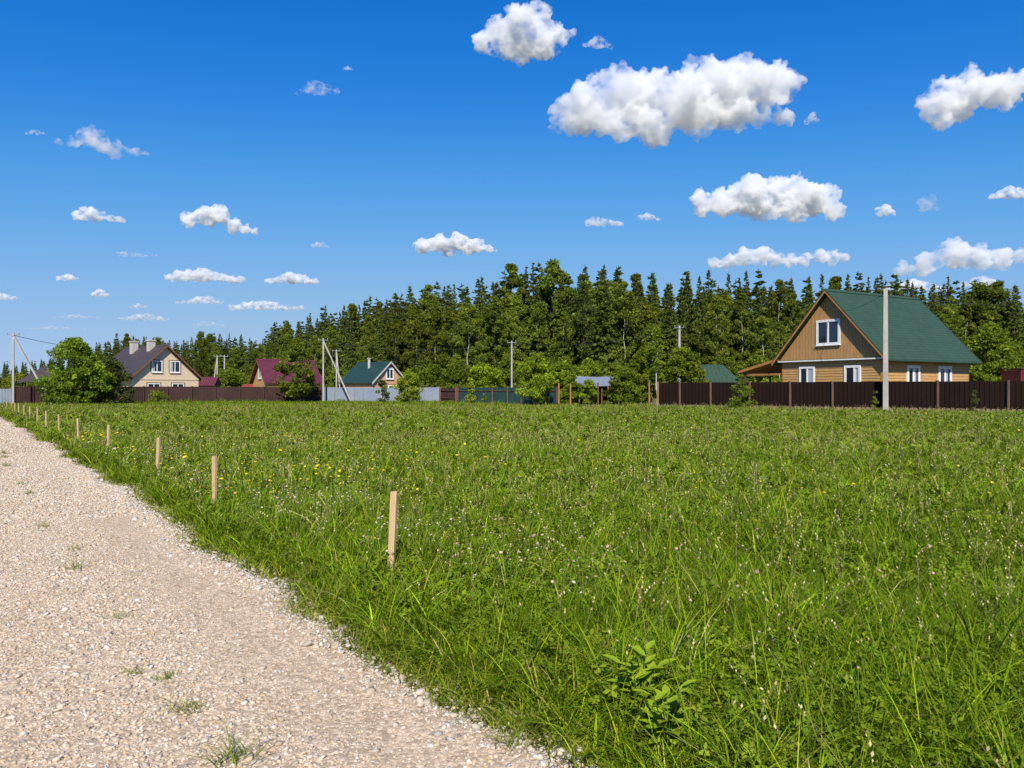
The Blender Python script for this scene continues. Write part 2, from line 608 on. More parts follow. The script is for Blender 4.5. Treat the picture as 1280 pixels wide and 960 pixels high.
def stones(name, s, o, r, seed, label, flat=0.55, pal=None):
    rg = np.random.default_rng(seed)
    n = len(s)
    v, f = ico()
    V = np.repeat(v[None], n, 0) * (1 + rg.uniform(-0.42, 0.36, (n, 12, 1)))
    sc = np.stack([rg.uniform(0.8, 1.45, n), rg.uniform(0.65, 1.05, n), rg.uniform(0.7, 1.2, n) * flat], -1)
    V = V * sc[:, None] * r[:, None, None]
    tx, ty = rg.normal(0, 0.25, n), rg.normal(0, 0.25, n)
    V[..., 2] = V[..., 2] + V[..., 0] * tx[:, None] + V[..., 1] * ty[:, None]
    a = rg.uniform(0, 2 * PI, n)
    ca, sa = np.cos(a)[:, None], np.sin(a)[:, None]
    x = V[..., 0] * ca - V[..., 1] * sa
    y = V[..., 0] * sa + V[..., 1] * ca
    V[..., 0], V[..., 1] = x, y
    P = R0 + s[:, None] * RD + o[:, None] * RL
    z = np.maximum(road_z(s, o), 0.0) + r * flat * rg.uniform(-0.1, 0.55, n)
    V += np.concatenate([P, z[:, None]], -1)[:, None]
    base = np.array([(0.53, 0.43, 0.325), (0.56, 0.48, 0.395), (0.48, 0.37, 0.255), (0.4, 0.345, 0.29), (0.6, 0.54, 0.47),
                     (0.5, 0.36, 0.22), (0.27, 0.25, 0.235)]) if pal is None else pal
    w = np.array([0.32, 0.24, 0.2, 0.07, 0.1, 0.055, 0.015])
    c = base[rg.choice(len(base), n, p=w)] * rg.uniform(0.8, 1.18, (n, 1))
    T = (f[None] + (np.arange(n) * 12)[:, None, None]).reshape(-1, 3)
    me = np_mesh(name, V.reshape(-1, 3), None, T, np.repeat(c, 12, 0))
    ob = link_mesh(name, me, M['stone'])
    tag(ob, label, 'gravel', kind='stuff')
    return ob


def scatter_road(n, s0, s1, o0, o1, rg):
    s = rg.uniform(s0, s1, n)
    o = rg.uniform(o0, o1, n)
    xy = R0 + s[:, None] * RD + o[:, None] * RL
    d, x = xy[:, 1], xy[:, 0]
    k = (d > 2.2) & (np.abs(x) < 0.72 * d + 2.4) & (o > edge_wobble(s) - 0.22 * (rg.random(n) < .3) - 0.03 + 0.09 * rg.random(n))
    return s[k], o[k], d[k]


def build_gravel():
    rg = np.random.default_rng(5)
    parts = []
    # fine chippings near the camera
    s, o, d = scatter_road(150000, -7.5, 2.5, -0.25, ROAD_W, rg)
    track = np.exp(-((o - 0.5) / 0.3) ** 2) + np.exp(-((o - 2.3) / 0.4) ** 2)
    pn = 0.5 + 0.5 * fnoise(s * 1.3, o * 1.8, 31)
    keep = rg.random(len(s)) < np.clip(1.0 - 0.3 * track - 0.2 * pn, 0.2, 1)
    s, o, track = s[keep], o[keep], track[keep]
    r = np.exp(rg.normal(math.log(0.0066), 0.42, len(s))) * (1 - 0.42 * track)
    parts.append((s, o, np.clip(r, 0.0025, 0.022)))
    # coarser stones farther along
    s, o, d = scatter_road(60000, 2.5, 13, -0.25, ROAD_W, rg)
    r = np.exp(rg.normal(math.log(0.0105), 0.4, len(s)))
    parts.append((s, o, np.clip(r, 0.004, 0.026)))
    s, o, d = scatter_road(26000, 13, 36, -0.25, ROAD_W, rg)
    r = np.exp(rg.normal(math.log(0.017), 0.4, len(s)))
    parts.append((s, o, np.clip(r, 0.008, 0.035)))
    S = np.concatenate([p[0] for p in parts])
    O = np.concatenate([p[1] for p in parts])
    R = np.concatenate([p[2] for p in parts])
    stones('gravel', S, O, R, 7, 'loose beige and grey crushed stones lying all over the road')
    # the ridge of larger clean stones thrown to the grass edge
    n = 4200
    s = rg.uniform(-7.5, 9, n)
    o = 0.07 + edge_wobble(s) + rg.normal(0, 0.16, n)
    r = np.clip(np.exp(rg.normal(math.log(0.011), 0.42, n)), 0.005, 0.034)
    stones('edge_gravel', s, o, r, 8, 'larger whitish stones gathered along the grass edge of the road', 0.7,
           np.array([(0.5, 0.44, 0.36), (0.54, 0.49, 0.42), (0.44, 0.37, 0.28), (0.4, 0.38, 0.36), (0.56, 0.53, 0.48),
                     (0.52, 0.42, 0.3), (0.3, 0.3, 0.3)]))


build_gravel()

# ------------------------------------------------------------------ grass
FENCE_LINE = [(-90, 66), (-60, 70), (-47, 73), (-37, 80), (-21.7, 86), (-8, 84.5), (-5.5, 76), (3.9, 66), (11.4, 61.5),
              (31, 46.5), (60, 24)]
FLX = np.array([p[0] for p in FENCE_LINE], float)
FLY = np.array([p[1] for p in FENCE_LINE], float)


def fence_y(x):
    return np.interp(x, FLX, FLY)


def sample_field(n, d0, d1, rg, margin=0.72, extra=2.3):
    """points of the meadow between two depths inside a widened view, uniform per area"""
    d = np.sqrt(rg.uniform(d0 * d0, d1 * d1, n))
    x = rg.uniform(-1, 1, n) * (margin * d + extra)
    s, o = road_so(np.stack([x, d], -1))
    k = (d < fence_y(x) - 0.15)
    return x[k], d[k], s[k], o[k]


def road_keep(s, o, rg):
    """probability of grass at the verge: thin at the edge, none on the gravel"""
    w = edge_wobble(s)
    off = -(o - w)                       # metres into the grass on the right-hand side
    p = np.clip((off + 0.05 + 0.1 * fnoise(s / .3, o / .3, 91)) / 0.26, 0, 1) ** 1.2
    left = sstep(0.1, 0.6, o - ROAD_W)
    p = np.where(o > ROAD_W, left, p)
    return rg.random(len(s)) < p


def blades(x, y, h, w, lean, seg, col, rg, curl=0.35, az=None):
    """grass blades as one set of ribbons: returns V, Q, tint"""
    n = len(x)
    az = rg.uniform(0, 2 * PI, n) if az is None else az
    dx, dy = np.cos(az), np.sin(az)
    tw = az + PI / 2 + rg.normal(0, 0.5, n)
    sx, sy = np.cos(tw), np.sin(tw)
    t = np.linspace(0, 1, seg + 1)
    V = np.zeros((n, (seg + 1) * 2, 3), np.float32)
    cu = rg.uniform(0.0, 1.0, n) ** 2 * curl * 2
    for i, ti in enumerate(t):
        hor = h * lean * (ti * 0.35 + ti ** 2 * 0.65) + h * cu * ti ** 3
        ver = h * (ti - 0.45 * cu * ti ** 3)
        wd = w * (1 - ti) ** 0.6 * (0.75 + 0.5 * ti) if i < seg else w * 0.06
        for k, sg in ((0, -1), (1, 1)):
            V[:, 2 * i + k, 0] = x + dx * hor + sx * sg * wd / 2
            V[:, 2 * i + k, 1] = y + dy * hor + sy * sg * wd / 2
            V[:, 2 * i + k, 2] = ver - 0.005
    b = (np.arange(n) * (seg + 1) * 2)[:, None]
    Q = np.concatenate([b + np.array([[2 * i, 2 * i + 1, 2 * i + 3, 2 * i + 2]]) for i in range(seg)])
    return V.reshape(-1, 3), Q, np.repeat(col, (seg + 1) * 2, 0)


G_PAL = np.array([(0.132, 0.216, 0.006), (0.176, 0.272, 0.007), (0.24, 0.315, 0.01), (0.063, 0.122, 0.006),
                  (0.31, 0.32, 0.04), (0.46, 0.39, 0.15)])


def grass_colour(x, y, rg, dry=0.0):
    """per-blade colour: lush and yellowish patches of the meadow plus blade-to-blade variety"""
    n = len(x)
    p = fnoise(x / 4.1, y / 4.1, 41) * 0.9 + fnoise(x / 0.8, y / 0.8, 43) * 0.6
    pw = np.zeros((n, 6))
    pw[:, 0] = 0.3 - 0.12 * p
    pw[:, 1] = 0.3
    pw[:, 2] = 0.2 + 0.14 * p
    pw[:, 3] = 0.22 - 0.12 * p
    pw[:, 4] = 0.07 + 0.08 * p + dry
    pw[:, 5] = 0.02 + 0.025 * p + dry * 0.5
    pw = np.clip(pw, 0.002, None)
    cs = np.cumsum(pw / pw.sum(1, keepdims=True), 1)
    i = (rg.random(n)[:, None] > cs).sum(1).clip(0, 5)
    return G_PAL[i] * 0.87 * rg.uniform(0.74, 1.26, (n, 1)) * (1 + rg.normal(0, 0.06, (n, 3)))


def build_grass():
    rg = np.random.default_rng(21)
    VV, QQ, CC, nv = [], [], [], 0

    def push(V, Q, C):
        nonlocal nv
        VV.append(V)
        QQ.append(Q + nv)
        CC.append(C)
        nv += len(V)

    for n, d0, d1, hm, wm, seg in ((205000, 1.9, 5.0, 0.19, 0.0072, 4), (250000, 5, 9, 0.19, 0.0084, 4),
                                   (300000, 9, 17, 0.19, 0.0115, 3), (280000, 17, 32, 0.18, 0.019, 2),
                                   (330000, 32, 87, 0.18, 0.036, 2)):
        # most blades grow in tussocks that spread outwards from a common foot
        nt_ = n // 16
        tx, ty, _, _ = sample_field(nt_, d0, d1, rg)
        ti = rg.integers(0, len(tx), int(n * .62))
        sp = 0.03 + 0.035 * (d0 / 17)
        ox, oy = rg.normal(0, sp, len(ti)), rg.normal(0, sp, len(ti))
        fx, fy, _, _ = sample_field(int(n * .38), d0, d1, rg)
        x, y = np.concatenate([tx[ti] + ox, fx]), np.concatenate([ty[ti] + oy, fy])
        azs = np.concatenate([np.arctan2(oy, ox) + rg.normal(0, .6, len(ti)), rg.uniform(0, 2 * PI, len(fx))])
        th = np.concatenate([np.exp(rg.normal(.06, .28, len(tx)))[ti], np.full(len(fx), .82)])
        tc = np.concatenate([np.exp(rg.normal(0, .26 if d0 < 17 else .15, (len(tx), 1)))[ti] * (1 + rg.normal(0, .05, (len(tx), 3)))[ti],
                             np.ones((len(fx), 3))])
        tl = np.concatenate([np.clip(np.hypot(ox, oy) / sp, 0, 2) * .22, rg.uniform(0, .2, len(fx))])
        s, o = road_so(np.stack([x, y], -1))
        k = road_keep(s, o, rg)
        x, y, s, o, azs, th, tc, tl = x[k], y[k], s[k], o[k], azs[k], th[k], tc[k], tl[k]
        off = -(o - edge_wobble(s))
        verge = np.where(o > ROAD_W, 0.6, np.clip(0.42 + off / 0.6, 0.42, 1.0))
        patch = 1 + 0.28 * fnoise(x / 1.9, y / 1.9, 51) + 0.18 * fnoise(x / 0.45, y / 0.45, 53)
        h = hm * np.exp(rg.normal(-0.05, 0.19, len(x))) * patch * verge * th
        w = wm * np.exp(rg.normal(0, .38, len(x)))
        lean = np.abs(rg.normal(0.12, 0.3, len(x))) + tl + 0.25 * (verge < 0.8)
        col = grass_colour(x, y, rg, 0.0 if d0 < 9 else 0.03 if d0 < 17 else 0.06) * tc
        lean = np.clip(lean, 0, .95)
        bl = rg.random(len(x)) < 0.24                      # broader, lower leaves among the blades
        w[bl] *= 2.0
        h[bl] *= .68
        dryv = (rg.random(len(x)) < 0.3) & (verge < 0.6)
        col[dryv] = G_PAL[4] * rg.uniform(0.8, 1.15, (dryv.sum(), 1))
        push(*blades(x, y, h, w, lean, seg, col, rg, 0.6, azs))
    # short trodden grass along the gravel edge
    for n, d0, d1, w0 in ((100000, 1.9, 6, .005), (80000, 6, 14, .008), (55000, 14, 40, .018)):
        x, y, s, o = sample_field(n, d0, d1, rg, .74)
        off = -(o - edge_wobble(s))
        k = (off > -0.15 + 0.07 * rg.normal(0, 1, len(x)) ** 2 * .5) & (off < 0.75) & (
            rg.random(len(x)) < (0.3 + 0.7 * (fnoise(x / .22, y / .22, 81) > -.12)) * np.clip(.75 + off * 1.5, .35, 1))
        x, y, off = x[k], y[k], off[k]
        h = (0.055 + 0.1 * np.clip(off + .1, 0, 1)) * np.exp(rg.normal(0, .35, len(x)))
        col = np.array([(0.2, 0.25, 0.03), (0.29, 0.28, 0.06), (0.17, 0.23, 0.02), (0.4, 0.34, 0.15)])[
            rg.choice(4, len(x), p=[.35, .25, .3, .1])] * rg.uniform(.8, 1.2, (len(x), 1))
        push(*blades(x, y, h, w0 * rg.uniform(.6, 1.4, len(x)), np.abs(rg.normal(.8, .5, len(x))), 2, col, rg, .5))
    me = np_mesh('grass', np.concatenate(VV), np.concatenate(QQ), None, np.concatenate(CC), smooth=True)
    tag(link_mesh('grass', me, M['grass']), 'dense uncut green meadow grass between the road and the fences', 'grass',
        kind='stuff')


build_grass()


def build_leaves():
    """clover and other small broad leaves standing between the blades"""
    rg = np.random.default_rng(23)
    VV, CC, QQ, nv = [], [], [], 0
    for n, d0, d1, r0 in ((34000, 2.0, 5, 0.013), (46000, 5, 9, 0.016), (50000, 9, 17, 0.024), (40000, 17, 45, 0.042)):
        x, y, s, o = sample_field(n, d0, d1, rg)
        k = road_keep(s, o + .25, rg) & (fnoise(x / 0.9, y / 0.9, 61) > -0.25)
        x, y = x[k], y[k]
        m = len(x)
        z = rg.uniform(0.06, 0.2, m) * (1 + 0.28 * fnoise(x / 1.9, y / 1.9, 51))
        a0 = rg.uniform(0, 2 * PI, m)
        r = r0 * np.exp(rg.normal(0, 0.35, m))
        c = np.array([(0.115, 0.18, 0.012), (0.15, 0.215, 0.012), (0.2, 0.26, 0.018)])[rg.integers(0, 3, m)]
        c = c * rg.uniform(0.8, 1.2, (m, 1))
        tilt = rg.normal(0, 0.45, (m, 2))
        for j in range(3):
            a = a0 + j * 2 * PI / 3
            ux, uy = np.cos(a), np.sin(a)
            V = np.zeros((m, 4, 3), np.float32)
            for q, (al, ac) in enumerate(((0, 0), (1.1, 0.62), (1.9, 0), (1.1, -0.62))):
                lx, ly = (ux * al - uy * ac) * r, (uy * al + ux * ac) * r
                V[:, q, 0] = x + lx
                V[:, q, 1] = y + ly
                V[:, q, 2] = z + lx * tilt[:, 0] + ly * tilt[:, 1] - 0.15 * r * al
            VV.append(V.reshape(-1, 3))
            QQ.append((np.arange(m) * 4)[:, None] + np.arange(4)[None] + nv)
            CC.append(np.repeat(c, 4, 0))
            nv += m * 4
    me = np_mesh('clover_leaves', np.concatenate(VV), np.concatenate(QQ), None, np.concatenate(CC))
    tag(link_mesh('clover_leaves', me, M['grass']), 'small three-part clover leaves spread through the meadow grass',
        'clover', kind='stuff')


build_leaves()


def build_stalks():
    """thin seeding stems that stand above the grass, straw-coloured, some arched, with small seed heads"""
    rg = np.random.default_rng(25)
    VV, CC, QQ, nv = [], [], [], 0

    def push(V, Q, C):
        nonlocal nv
        VV.append(V)
        QQ.append(Q + nv)
        CC.append(C)
        nv += len(V)

    for n, d0, d1, w0, sh in ((420, 2.0, 5, 0.0028, 1.3), (1300, 5, 10, 0.0036, 1.4), (3400, 10, 22, 0.0055, 1.7),
                              (4800, 22, 60, 0.012, 2.3)):
        x, y, s, o = sample_field(n, d0, d1, rg)
        k = road_keep(s, o, rg) & (-(o) > 0.25)
        x, y = x[k], y[k]
        m = len(x)
        h = rg.uniform(0.28, 0.5, m)
        lean = np.abs(rg.normal(0.15, 0.25, m))
        cu = rg.uniform(0, 1, m) ** 2 * 0.6
        col = np.array([(0.3, 0.28, 0.1), (0.38, 0.31, 0.15), (0.2, 0.26, 0.06), (0.34, 0.25, 0.16)])[
            rg.integers(0, 4, m)] * rg.uniform(0.8, 1.2, (m, 1))
        az = rg.uniform(0, 2 * PI, m)
        dx, dy = np.cos(az), np.sin(az)
        pts = []
        for t in np.linspace(0, 1, 6):
            hor = h * (lean * t + cu * t ** 3)
            ver = h * (t - 0.4 * cu * t ** 3)
            pts.append(np.stack([x + dx * hor, y + dy * hor, ver], -1))
        for sa in (az, az + PI / 2):                       # two crossed ribbons so that a stem has width from all sides
            V = np.zeros((m, 12, 3), np.float32)
            sx, sy = -np.sin(sa), np.cos(sa)
            for i, p in enumerate(pts):
                wd = w0 * (1 - 0.5 * i / 5) / 2
                for kk, sg in ((0, -1), (1, 1)):
                    V[:, 2 * i + kk] = p + np.stack([sx, sy, sx * 0], -1) * (sg * wd)
            b = (np.arange(m) * 12)[:, None]
            Q = np.concatenate([b + np.array([[2 * i, 2 * i + 1, 2 * i + 3, 2 * i + 2]]) for i in range(5)])
            push(V.reshape(-1, 3), Q, np.repeat(col, 12, 0))
        # spikelets along the top of each stem
        scol = np.array([(0.55, 0.45, 0.22), (0.48, 0.33, 0.2), (0.58, 0.52, 0.26)])[rg.integers(0, 3, m)]
        for q in range(7):
            t = 0.72 + 0.28 * q / 6
            hor = h * (lean * t + cu * t ** 3)
            ver = h * (t - 0.4 * cu * t ** 3)
            c = np.stack([x + dx * hor, y + dy * hor, ver], -1)
            a = rg.uniform(0, 2 * PI, m)
            L = (0.012 * sh) * rg.uniform(0.7, 1.4, m)
            u = np.stack([np.cos(a) * 0.6, np.sin(a) * 0.6, np.full(m, 0.8)], -1) * L[:, None]
            sd = np.stack([-np.sin(a), np.cos(a), a * 0], -1) * (L * 0.3)[:, None]
            V = np.stack([c, c + u * 0.5 + sd, c + u, c + u * 0.5 - sd], 1)
            push(V.reshape(-1, 3), (np.arange(m) * 4)[:, None] + np.arange(4)[None], np.repeat(scol, 4, 0))
    me = np_mesh('seed_stalks', np.concatenate(VV), np.concatenate(QQ), None, np.concatenate(CC))
    tag(link_mesh('seed_stalks', me, M['grass']), 'straw-coloured seeding grass stems standing above the meadow', 'grass',
        kind='stuff')


build_stalks()


def build_flowers():
    rg = np.random.default_rng(27)
    iv, it = ico()

    def cluster(n, cx, cy, sp):
        return np.stack([rg.normal(cx, sp, n), rg.normal(cy, sp * 1.3, n)], -1)

    def field(n, d0, d1):
        x, y, s, o = sample_field(n, d0, d1, rg)
        k = -(o) > 0.3
        return np.stack([x[k], y[k]], -1)

    def at(px, d):
        return wx(px, d), d

    def emit(name, P, r, flat, pal, label, hlo, hhi):
        s, o = road_so(P)
        P = P[(-(o) > 0.25) & (P[:, 1] < fence_y(P[:, 0]) - .3)]
        n = len(P)
        d = P[:, 1]
        rr = r * np.exp(rg.normal(0, 0.3, n)) * np.clip(d / 9, 1, 2.0)
        z = rg.uniform(hlo, hhi, n)
        V = np.repeat(iv[None], n, 0) * (1 + rg.uniform(-0.25, 0.25, (n, 12, 1)))
        V[..., 2] *= flat
        tl = rg.normal(0, 0.22, (n, 2))
        V[..., 2] += V[..., 0] * tl[:, :1] + V[..., 1] * tl[:, 1:]
        V *= rr[:, None, None]
        V += np.concatenate([P, z[:, None]], -1)[:, None]
        pal = np.array(pal)
        c = pal[rg.integers(0, len(pal), n)] * rg.uniform(0.6, 1.1, (n, 1))
        T = (it[None] + (np.arange(n) * 12)[:, None, None]).reshape(-1, 3)
        # stems
        w = 0.0015 * np.clip(d / 6, 1, 3)
        S = np.zeros((n, 4, 3))
        jx = rg.normal(0, 0.04, (n, 2))
        for q, (sg, tp) in enumerate(((-1, 0), (1, 0), (1, 1), (-1, 1))):
            S[:, q, 0] = P[:, 0] + sg * w + (0 if tp else 1) * jx[:, 0]
            S[:, q, 1] = P[:, 1] + (0 if tp else 1) * jx[:, 1]
            S[:, q, 2] = z * tp
        Q = (np.arange(n) * 4)[:, None] + np.arange(4)[None] + n * 12
        VV = np.concatenate([V.reshape(-1, 3), S.reshape(-1, 3)])
        CC = np.concatenate([np.repeat(c, 12, 0), np.tile(np.array([(0.1, 0.18, 0.03)]), (n * 4, 1))])
        me = np_mesh(name, VV, Q, T, CC)
        tag(link_mesh(name, me, M['petal']), label, 'flowers', kind='stuff')

    yel = [cluster(34, *at(95, 19), 0.9), cluster(60, *at(355, 9.7), 0.7), cluster(40, *at(445, 12.4), 1.1),
           cluster(24, *at(150, 13.5), 1.0), cluster(12, *at(1270, 9), 1.0), cluster(12, *at(950, 8.6), .9),
           cluster(24, *at(350, 17), 1.6), field(90, 3, 40)]
    emit('yellow_flowers', np.concatenate(yel), 0.0135, 0.5, [(0.75, 0.5, 0.015), (0.8, 0.6, 0.03)],
         'small yellow buttercups scattered through the meadow', 0.26, 0.42)
    wht = [cluster(90, *at(180, 14.5), 1.1), cluster(80, *at(255, 11), 0.8), cluster(90, *at(385, 8.4), 0.5),
           cluster(50, *at(500, 6.6), 0.35), cluster(30, *at(690, 5.8), 0.4), field(110, 3, 14), field(200, 14, 45)]
    emit('white_flowers', np.concatenate(wht), 0.0092, 0.6, [(0.55, 0.47, 0.36), (0.5, 0.42, 0.33), (0.6, 0.54, 0.43)],
         'small white clover and yarrow heads scattered through the meadow', 0.22, 0.38)
    pnk = [cluster(36, *at(690, 5.8), 0.4), cluster(26, *at(620, 6.6), 0.5), cluster(20, *at(800, 5.2), 0.6),
           cluster(26, *at(390, 9), 0.5), field(110, 2.6, 12), field(80, 12, 30)]
    emit('pink_flowers', np.concatenate(pnk), 0.0095, 0.85, [(0.5, 0.32, 0.25), (0.55, 0.4, 0.3), (0.42, 0.26, 0.22)],
         'round dusty pink clover heads scattered through the meadow', 0.22, 0.36)


build_flowers()

# ------------------------------------------------------------------ weeds in the gravel and by the road
def rosette(name, nb, h, w, seed, spread=1.1):
    rg = np.random.default_rng(seed)
    x = rg.normal(0, 0.025 + h * 0.14, nb)
    y = rg.normal(0, 0.025 + h * 0.14, nb)
    hh = h * np.exp(rg.normal(0, 0.3, nb))
    col = np.array([(0.13, 0.19, 0.025), (0.19, 0.23, 0.035), (0.25, 0.25, 0.06)])[rg.integers(0, 3, nb)]
    V, Q, C = blades(x, y, hh, np.full(nb, w), np.abs(rg.normal(spread, 0.4, nb)), 3, col, rg)
    return np_mesh(name, V, Q, None, C, smooth=True)


WEEDS = [  # px, py of the base, size
    (55, 661, .10, 'wide sprawling weed tuft on the centre strip of the gravel, at the left'),
    (94, 690, .07, 'small weed tuft on the gravel just nearer than the wide sprawling one'),
    (93, 714, .10, 'bushy weed tuft on the gravel left of the wheel track'),
    (38, 619, .09, 'weed tuft farther up the centre strip of the gravel road'),
    (25, 607, .08, 'flat weed tuft in the gravel above the lone weed on the centre strip'),
    (8, 584, .12, 'grassy clump in the gravel at the left picture edge, second farthest'),
    (4, 568, .12, 'grassy clump in the gravel at the left picture edge, farthest away'),
    (6, 573, .10, 'thin grassy clump in the gravel between two clumps at the left edge'),
    (148, 775, .05, 'tiny weed sprout alone in the gravel below the bushy tuft'),
    (167, 847, .05, 'small weed sprout in the middle of the gravel road, left one of two'),
    (205, 853, .05, 'small weed sprout in the middle of the gravel road, right one of two'),
    (235, 893, .07, 'thin weed tuft among grey stones near the bottom of the picture'),
    (292, 955, .11, 'leafy weed tuft in the gravel at the bottom edge of the picture'),
    (634, 934, .07, 'small yellowish weed in the gravel close to the grass edge'),
    (555, 875, .08, 'low weed tuft among the white stones at the grass edge'),
]
weed_group = 'weeds growing in the gravel road'
for i, (px, py, h, lab) in enumerate(WEEDS):
    d = F * (CAMH - 0.02) / (py - HOR)
    x = wx(px, d)
    s, o = road_so(np.array([x, d]))
    z = float(max(road_z(np.array([s]), np.array([o]))[0], 0.0))
    me = rosette('weed_tuft', 26 + 2 * i, h * .75, 0.004 + 0.02 * h * (1 + d / 15), 100 + i)
    ob = link_mesh('weed_tuft', me, M['grass'])
    ob.location = (x, d, z)
    tag(ob, lab, 'weed', weed_group)


def broadleaf_plant(loc, h, label, seed, leaf=0.05, stems=3):
    rg = random.Random(seed)
    root = empty('leafy_weed', loc)
    tag(root, label, 'plant')
    sb = MB()
    VV, QQ, CC = [], [], []
    for k in range(stems):
        a = rg.uniform(0, 2 * PI)
        ln = 0.12 + 0.2 * rg.random()
        hh = h * rg.uniform(0.7, 1.0)
        pts = [Vector((math.cos(a) * ln * hh * t * t, math.sin(a) * ln * hh * t * t, hh * t)) for t in
               (0, .3, .6, .85, 1)]
        sb.tube(pts, [0.004, 0.0035, 0.003, 0.002, 0.0015], 5)
        for j in range(9):
            t = 0.3 + 0.7 * j / 8
            c = Vector((math.cos(a) * ln * hh * t * t, math.sin(a) * ln * hh * t * t, hh * t))
            b = rg.uniform(0, 2 * PI) if j < 8 else a
            L = leaf * rg.uniform(0.8, 1.3) * (1.15 - 0.4 * t)
            u = Vector((math.cos(b), math.sin(b), 0.35))
            v = Vector((-math.sin(b), math.cos(b), 0))
            n = len(VV)
            prof = ((0.0, 0.0, 0), (0.35, 0.3, 0.05), (0.75, 0.34, 0.1), (1.2, 0.2, 0.02), (1.55, 0, -0.1))
            for al, ac, up in prof:
                for sg in (-1, 0, 1):
                    VV.append(c + u * (al * L) + v * (sg * ac * L) + Vector((0, 0, up * L + abs(sg) * 0.1 * L)))
                    CC.append((0.24 * rg.uniform(0.9, 1.1), 0.33, 0.02))
            for q in range(4):
                for e in range(2):
                    QQ.append((n + q * 3 + e, n + q * 3 + e + 1, n + q * 3 + e + 4, n + q * 3 + e + 3))
    sb.build('stem', M['green_stem'], root, True)
    me = np_mesh('leaves', np.array([tuple(v) for v in VV]), np.array(QQ), None, np.array(CC), smooth=True)
    link_mesh('leaves', me, M['grass'], root)


M['green_stem'] = surface('green_stem', (0.12, 0.17, 0.04), None, 5, 0.6)
broadleaf_plant((wx(800, 3.35), 3.35, 0), 0.36, 'bright green broad-leaved weed at the grass edge, bottom of the picture', 3,
                0.075, 5)
broadleaf_plant((wx(835, 3.05), 3.05, 0), 0.3, 'pale green broad-leaved weed right of the taller broad-leaved weed', 4, 0.065,
                4)

# ------------------------------------------------------------------ survey stakes
STAKE_G = 'survey stakes along the road'
stake_names = ['nearest and largest pale wooden survey stake standing in the meadow grass', 'second pale wooden survey stake from the camera, rough lower edge',
               'third pale wooden survey stake from the camera along the road', 'fourth pale wooden survey stake from the camera along the road',
               'fifth', 'sixth', 'seventh', 'eighth', 'ninth', 'tenth', 'eleventh', 'twelfth', 'thirteenth', 'fourteenth']
STAKES = [(488, 5.85, .71), (268.5, 8.95, .71), (196.5, 12.5, .70), (135, 16.9, .70), (98, 20.5, .7), (74, 24.3, .68),
          (58, 28.0, .68), (46.5, 31.8, .68), (37.5, 35.5, .68), (30, 39.5, .66), (23.5, 43.5, .66), (19, 47.5, .62),
          (14, 52, .6), (8.5, 57, .6)]
for i, (px, d, h) in enumerate(STAKES):
    w = 0.05 + 0.004 * random.uniform(-1, 1)
    mb = MB()
    a = w / 2
    n = 7
    rings = []
    for k in range(n):
        t = k / (n - 1)
        z = -0.05 + (h + 0.05) * t
        jx, jy = random.uniform(-1, 1) * 0.0016, random.uniform(-1, 1) * 0.0016
        rings.append([(sx * a + jx, sy * a * 0.62 + jy, z + (0.004 * sx if k == n - 1 else 0)) for sx, sy in
                      ((-1, -1), (1, -1), (1, 1), (-1, 1))])
    V = [p for r in rings for p in r]
    Fs = [(3, 2, 1, 0), tuple(4 * (n - 1) + j for j in range(4))]
    for k in range(n - 1):
        for j in range(4):
            Fs.append((4 * k + j, 4 * k + (j + 1) % 4, 4 * k + 4 + (j + 1) % 4, 4 * k + 4 + j))
    mb.add(V, Fs)
    ob = mb.build('survey_stake', M['stake'])
    ob.location = (wx(px, d), d, 0)
    ob.rotation_euler = (random.uniform(-.03, .03), random.uniform(-.035, .035), -0.42 + random.uniform(-.15, .15))
    lab = stake_names[i] if i < 4 else stake_names[i] + ' pale wooden survey stake from the camera along the road'
    tag(ob, lab, 'stake', STAKE_G)


# ------------------------------------------------------------------ houses
def window(parent, wall_y, x0, x1, z0, z1, mat_frame, axis='y', mull=(0.5,), curtain=(), fw=0.14, trim=None, sign=-1):
    """window standing proud of a wall: frame with mullions, pane and curtains are its sub-parts.
    axis 'y': the wall faces -y at y = wall_y; axis 'x': the wall faces +x at x = wall_y"""
    def bx(mb, a0, a1, b0, b1, c0, c1):                   # a along the wall, b outwards, c up
        if axis == 'y':
            mb.box(a0, a1, wall_y - b1, wall_y - b0, c0, c1)
        else:
            mb.box(wall_y + b0, wall_y + b1, a0, a1, c0, c1)

    fr = MB()
    t = 0.09
    bx(fr, x0, x0 + fw, 0.0, t, z0, z1)
    bx(fr, x1 - fw, x1, 0.0, t, z0, z1)
    bx(fr, x0 + fw, x1 - fw, 0.0, t, z1 - fw, z1)
    bx(fr, x0 + fw, x1 - fw, 0.0, t, z0, z0 + fw)
    bx(fr, x0 - 0.05, x1 + 0.05, 0.0, t + 0.07, z0 - 0.06, z0 - 0.002)
    for m in mull:
        c = x0 + (x1 - x0) * m
        bx(fr, c - fw * 0.4, c + fw * 0.4, 0.0, t - 0.015, z0 + fw, z1 - fw)
    w = fr.build('window', mat_frame, parent)
    pn = MB()
    bx(pn, x0 + fw, x1 - fw, 0.004, 0.03, z0 + fw, z1 - fw)
    pn.build('pane', M['pane'], w)
    for a, b in curtain:
        cm = MB()
        bx(cm, x0 + (x1 - x0) * a, x0 + (x1 - x0) * b, 0.031, 0.036, z0 + fw * 1.05, z1 - fw * 1.05)
        cm.build('curtain', M['curtain'], w)
    if trim is not None:
        tm = MB()
        e = 0.12
        bx(tm, x0 - e, x0, 0.0, t - 0.04, z0 - 0.06, z1 + e)
        bx(tm, x1, x1 + e, 0.0, t - 0.04, z0 - 0.06, z1 + e)
        bx(tm, x0, x1, 0.0, t - 0.04, z1, z1 + e)
        tm.build('window_trim', trim, w)
    return w


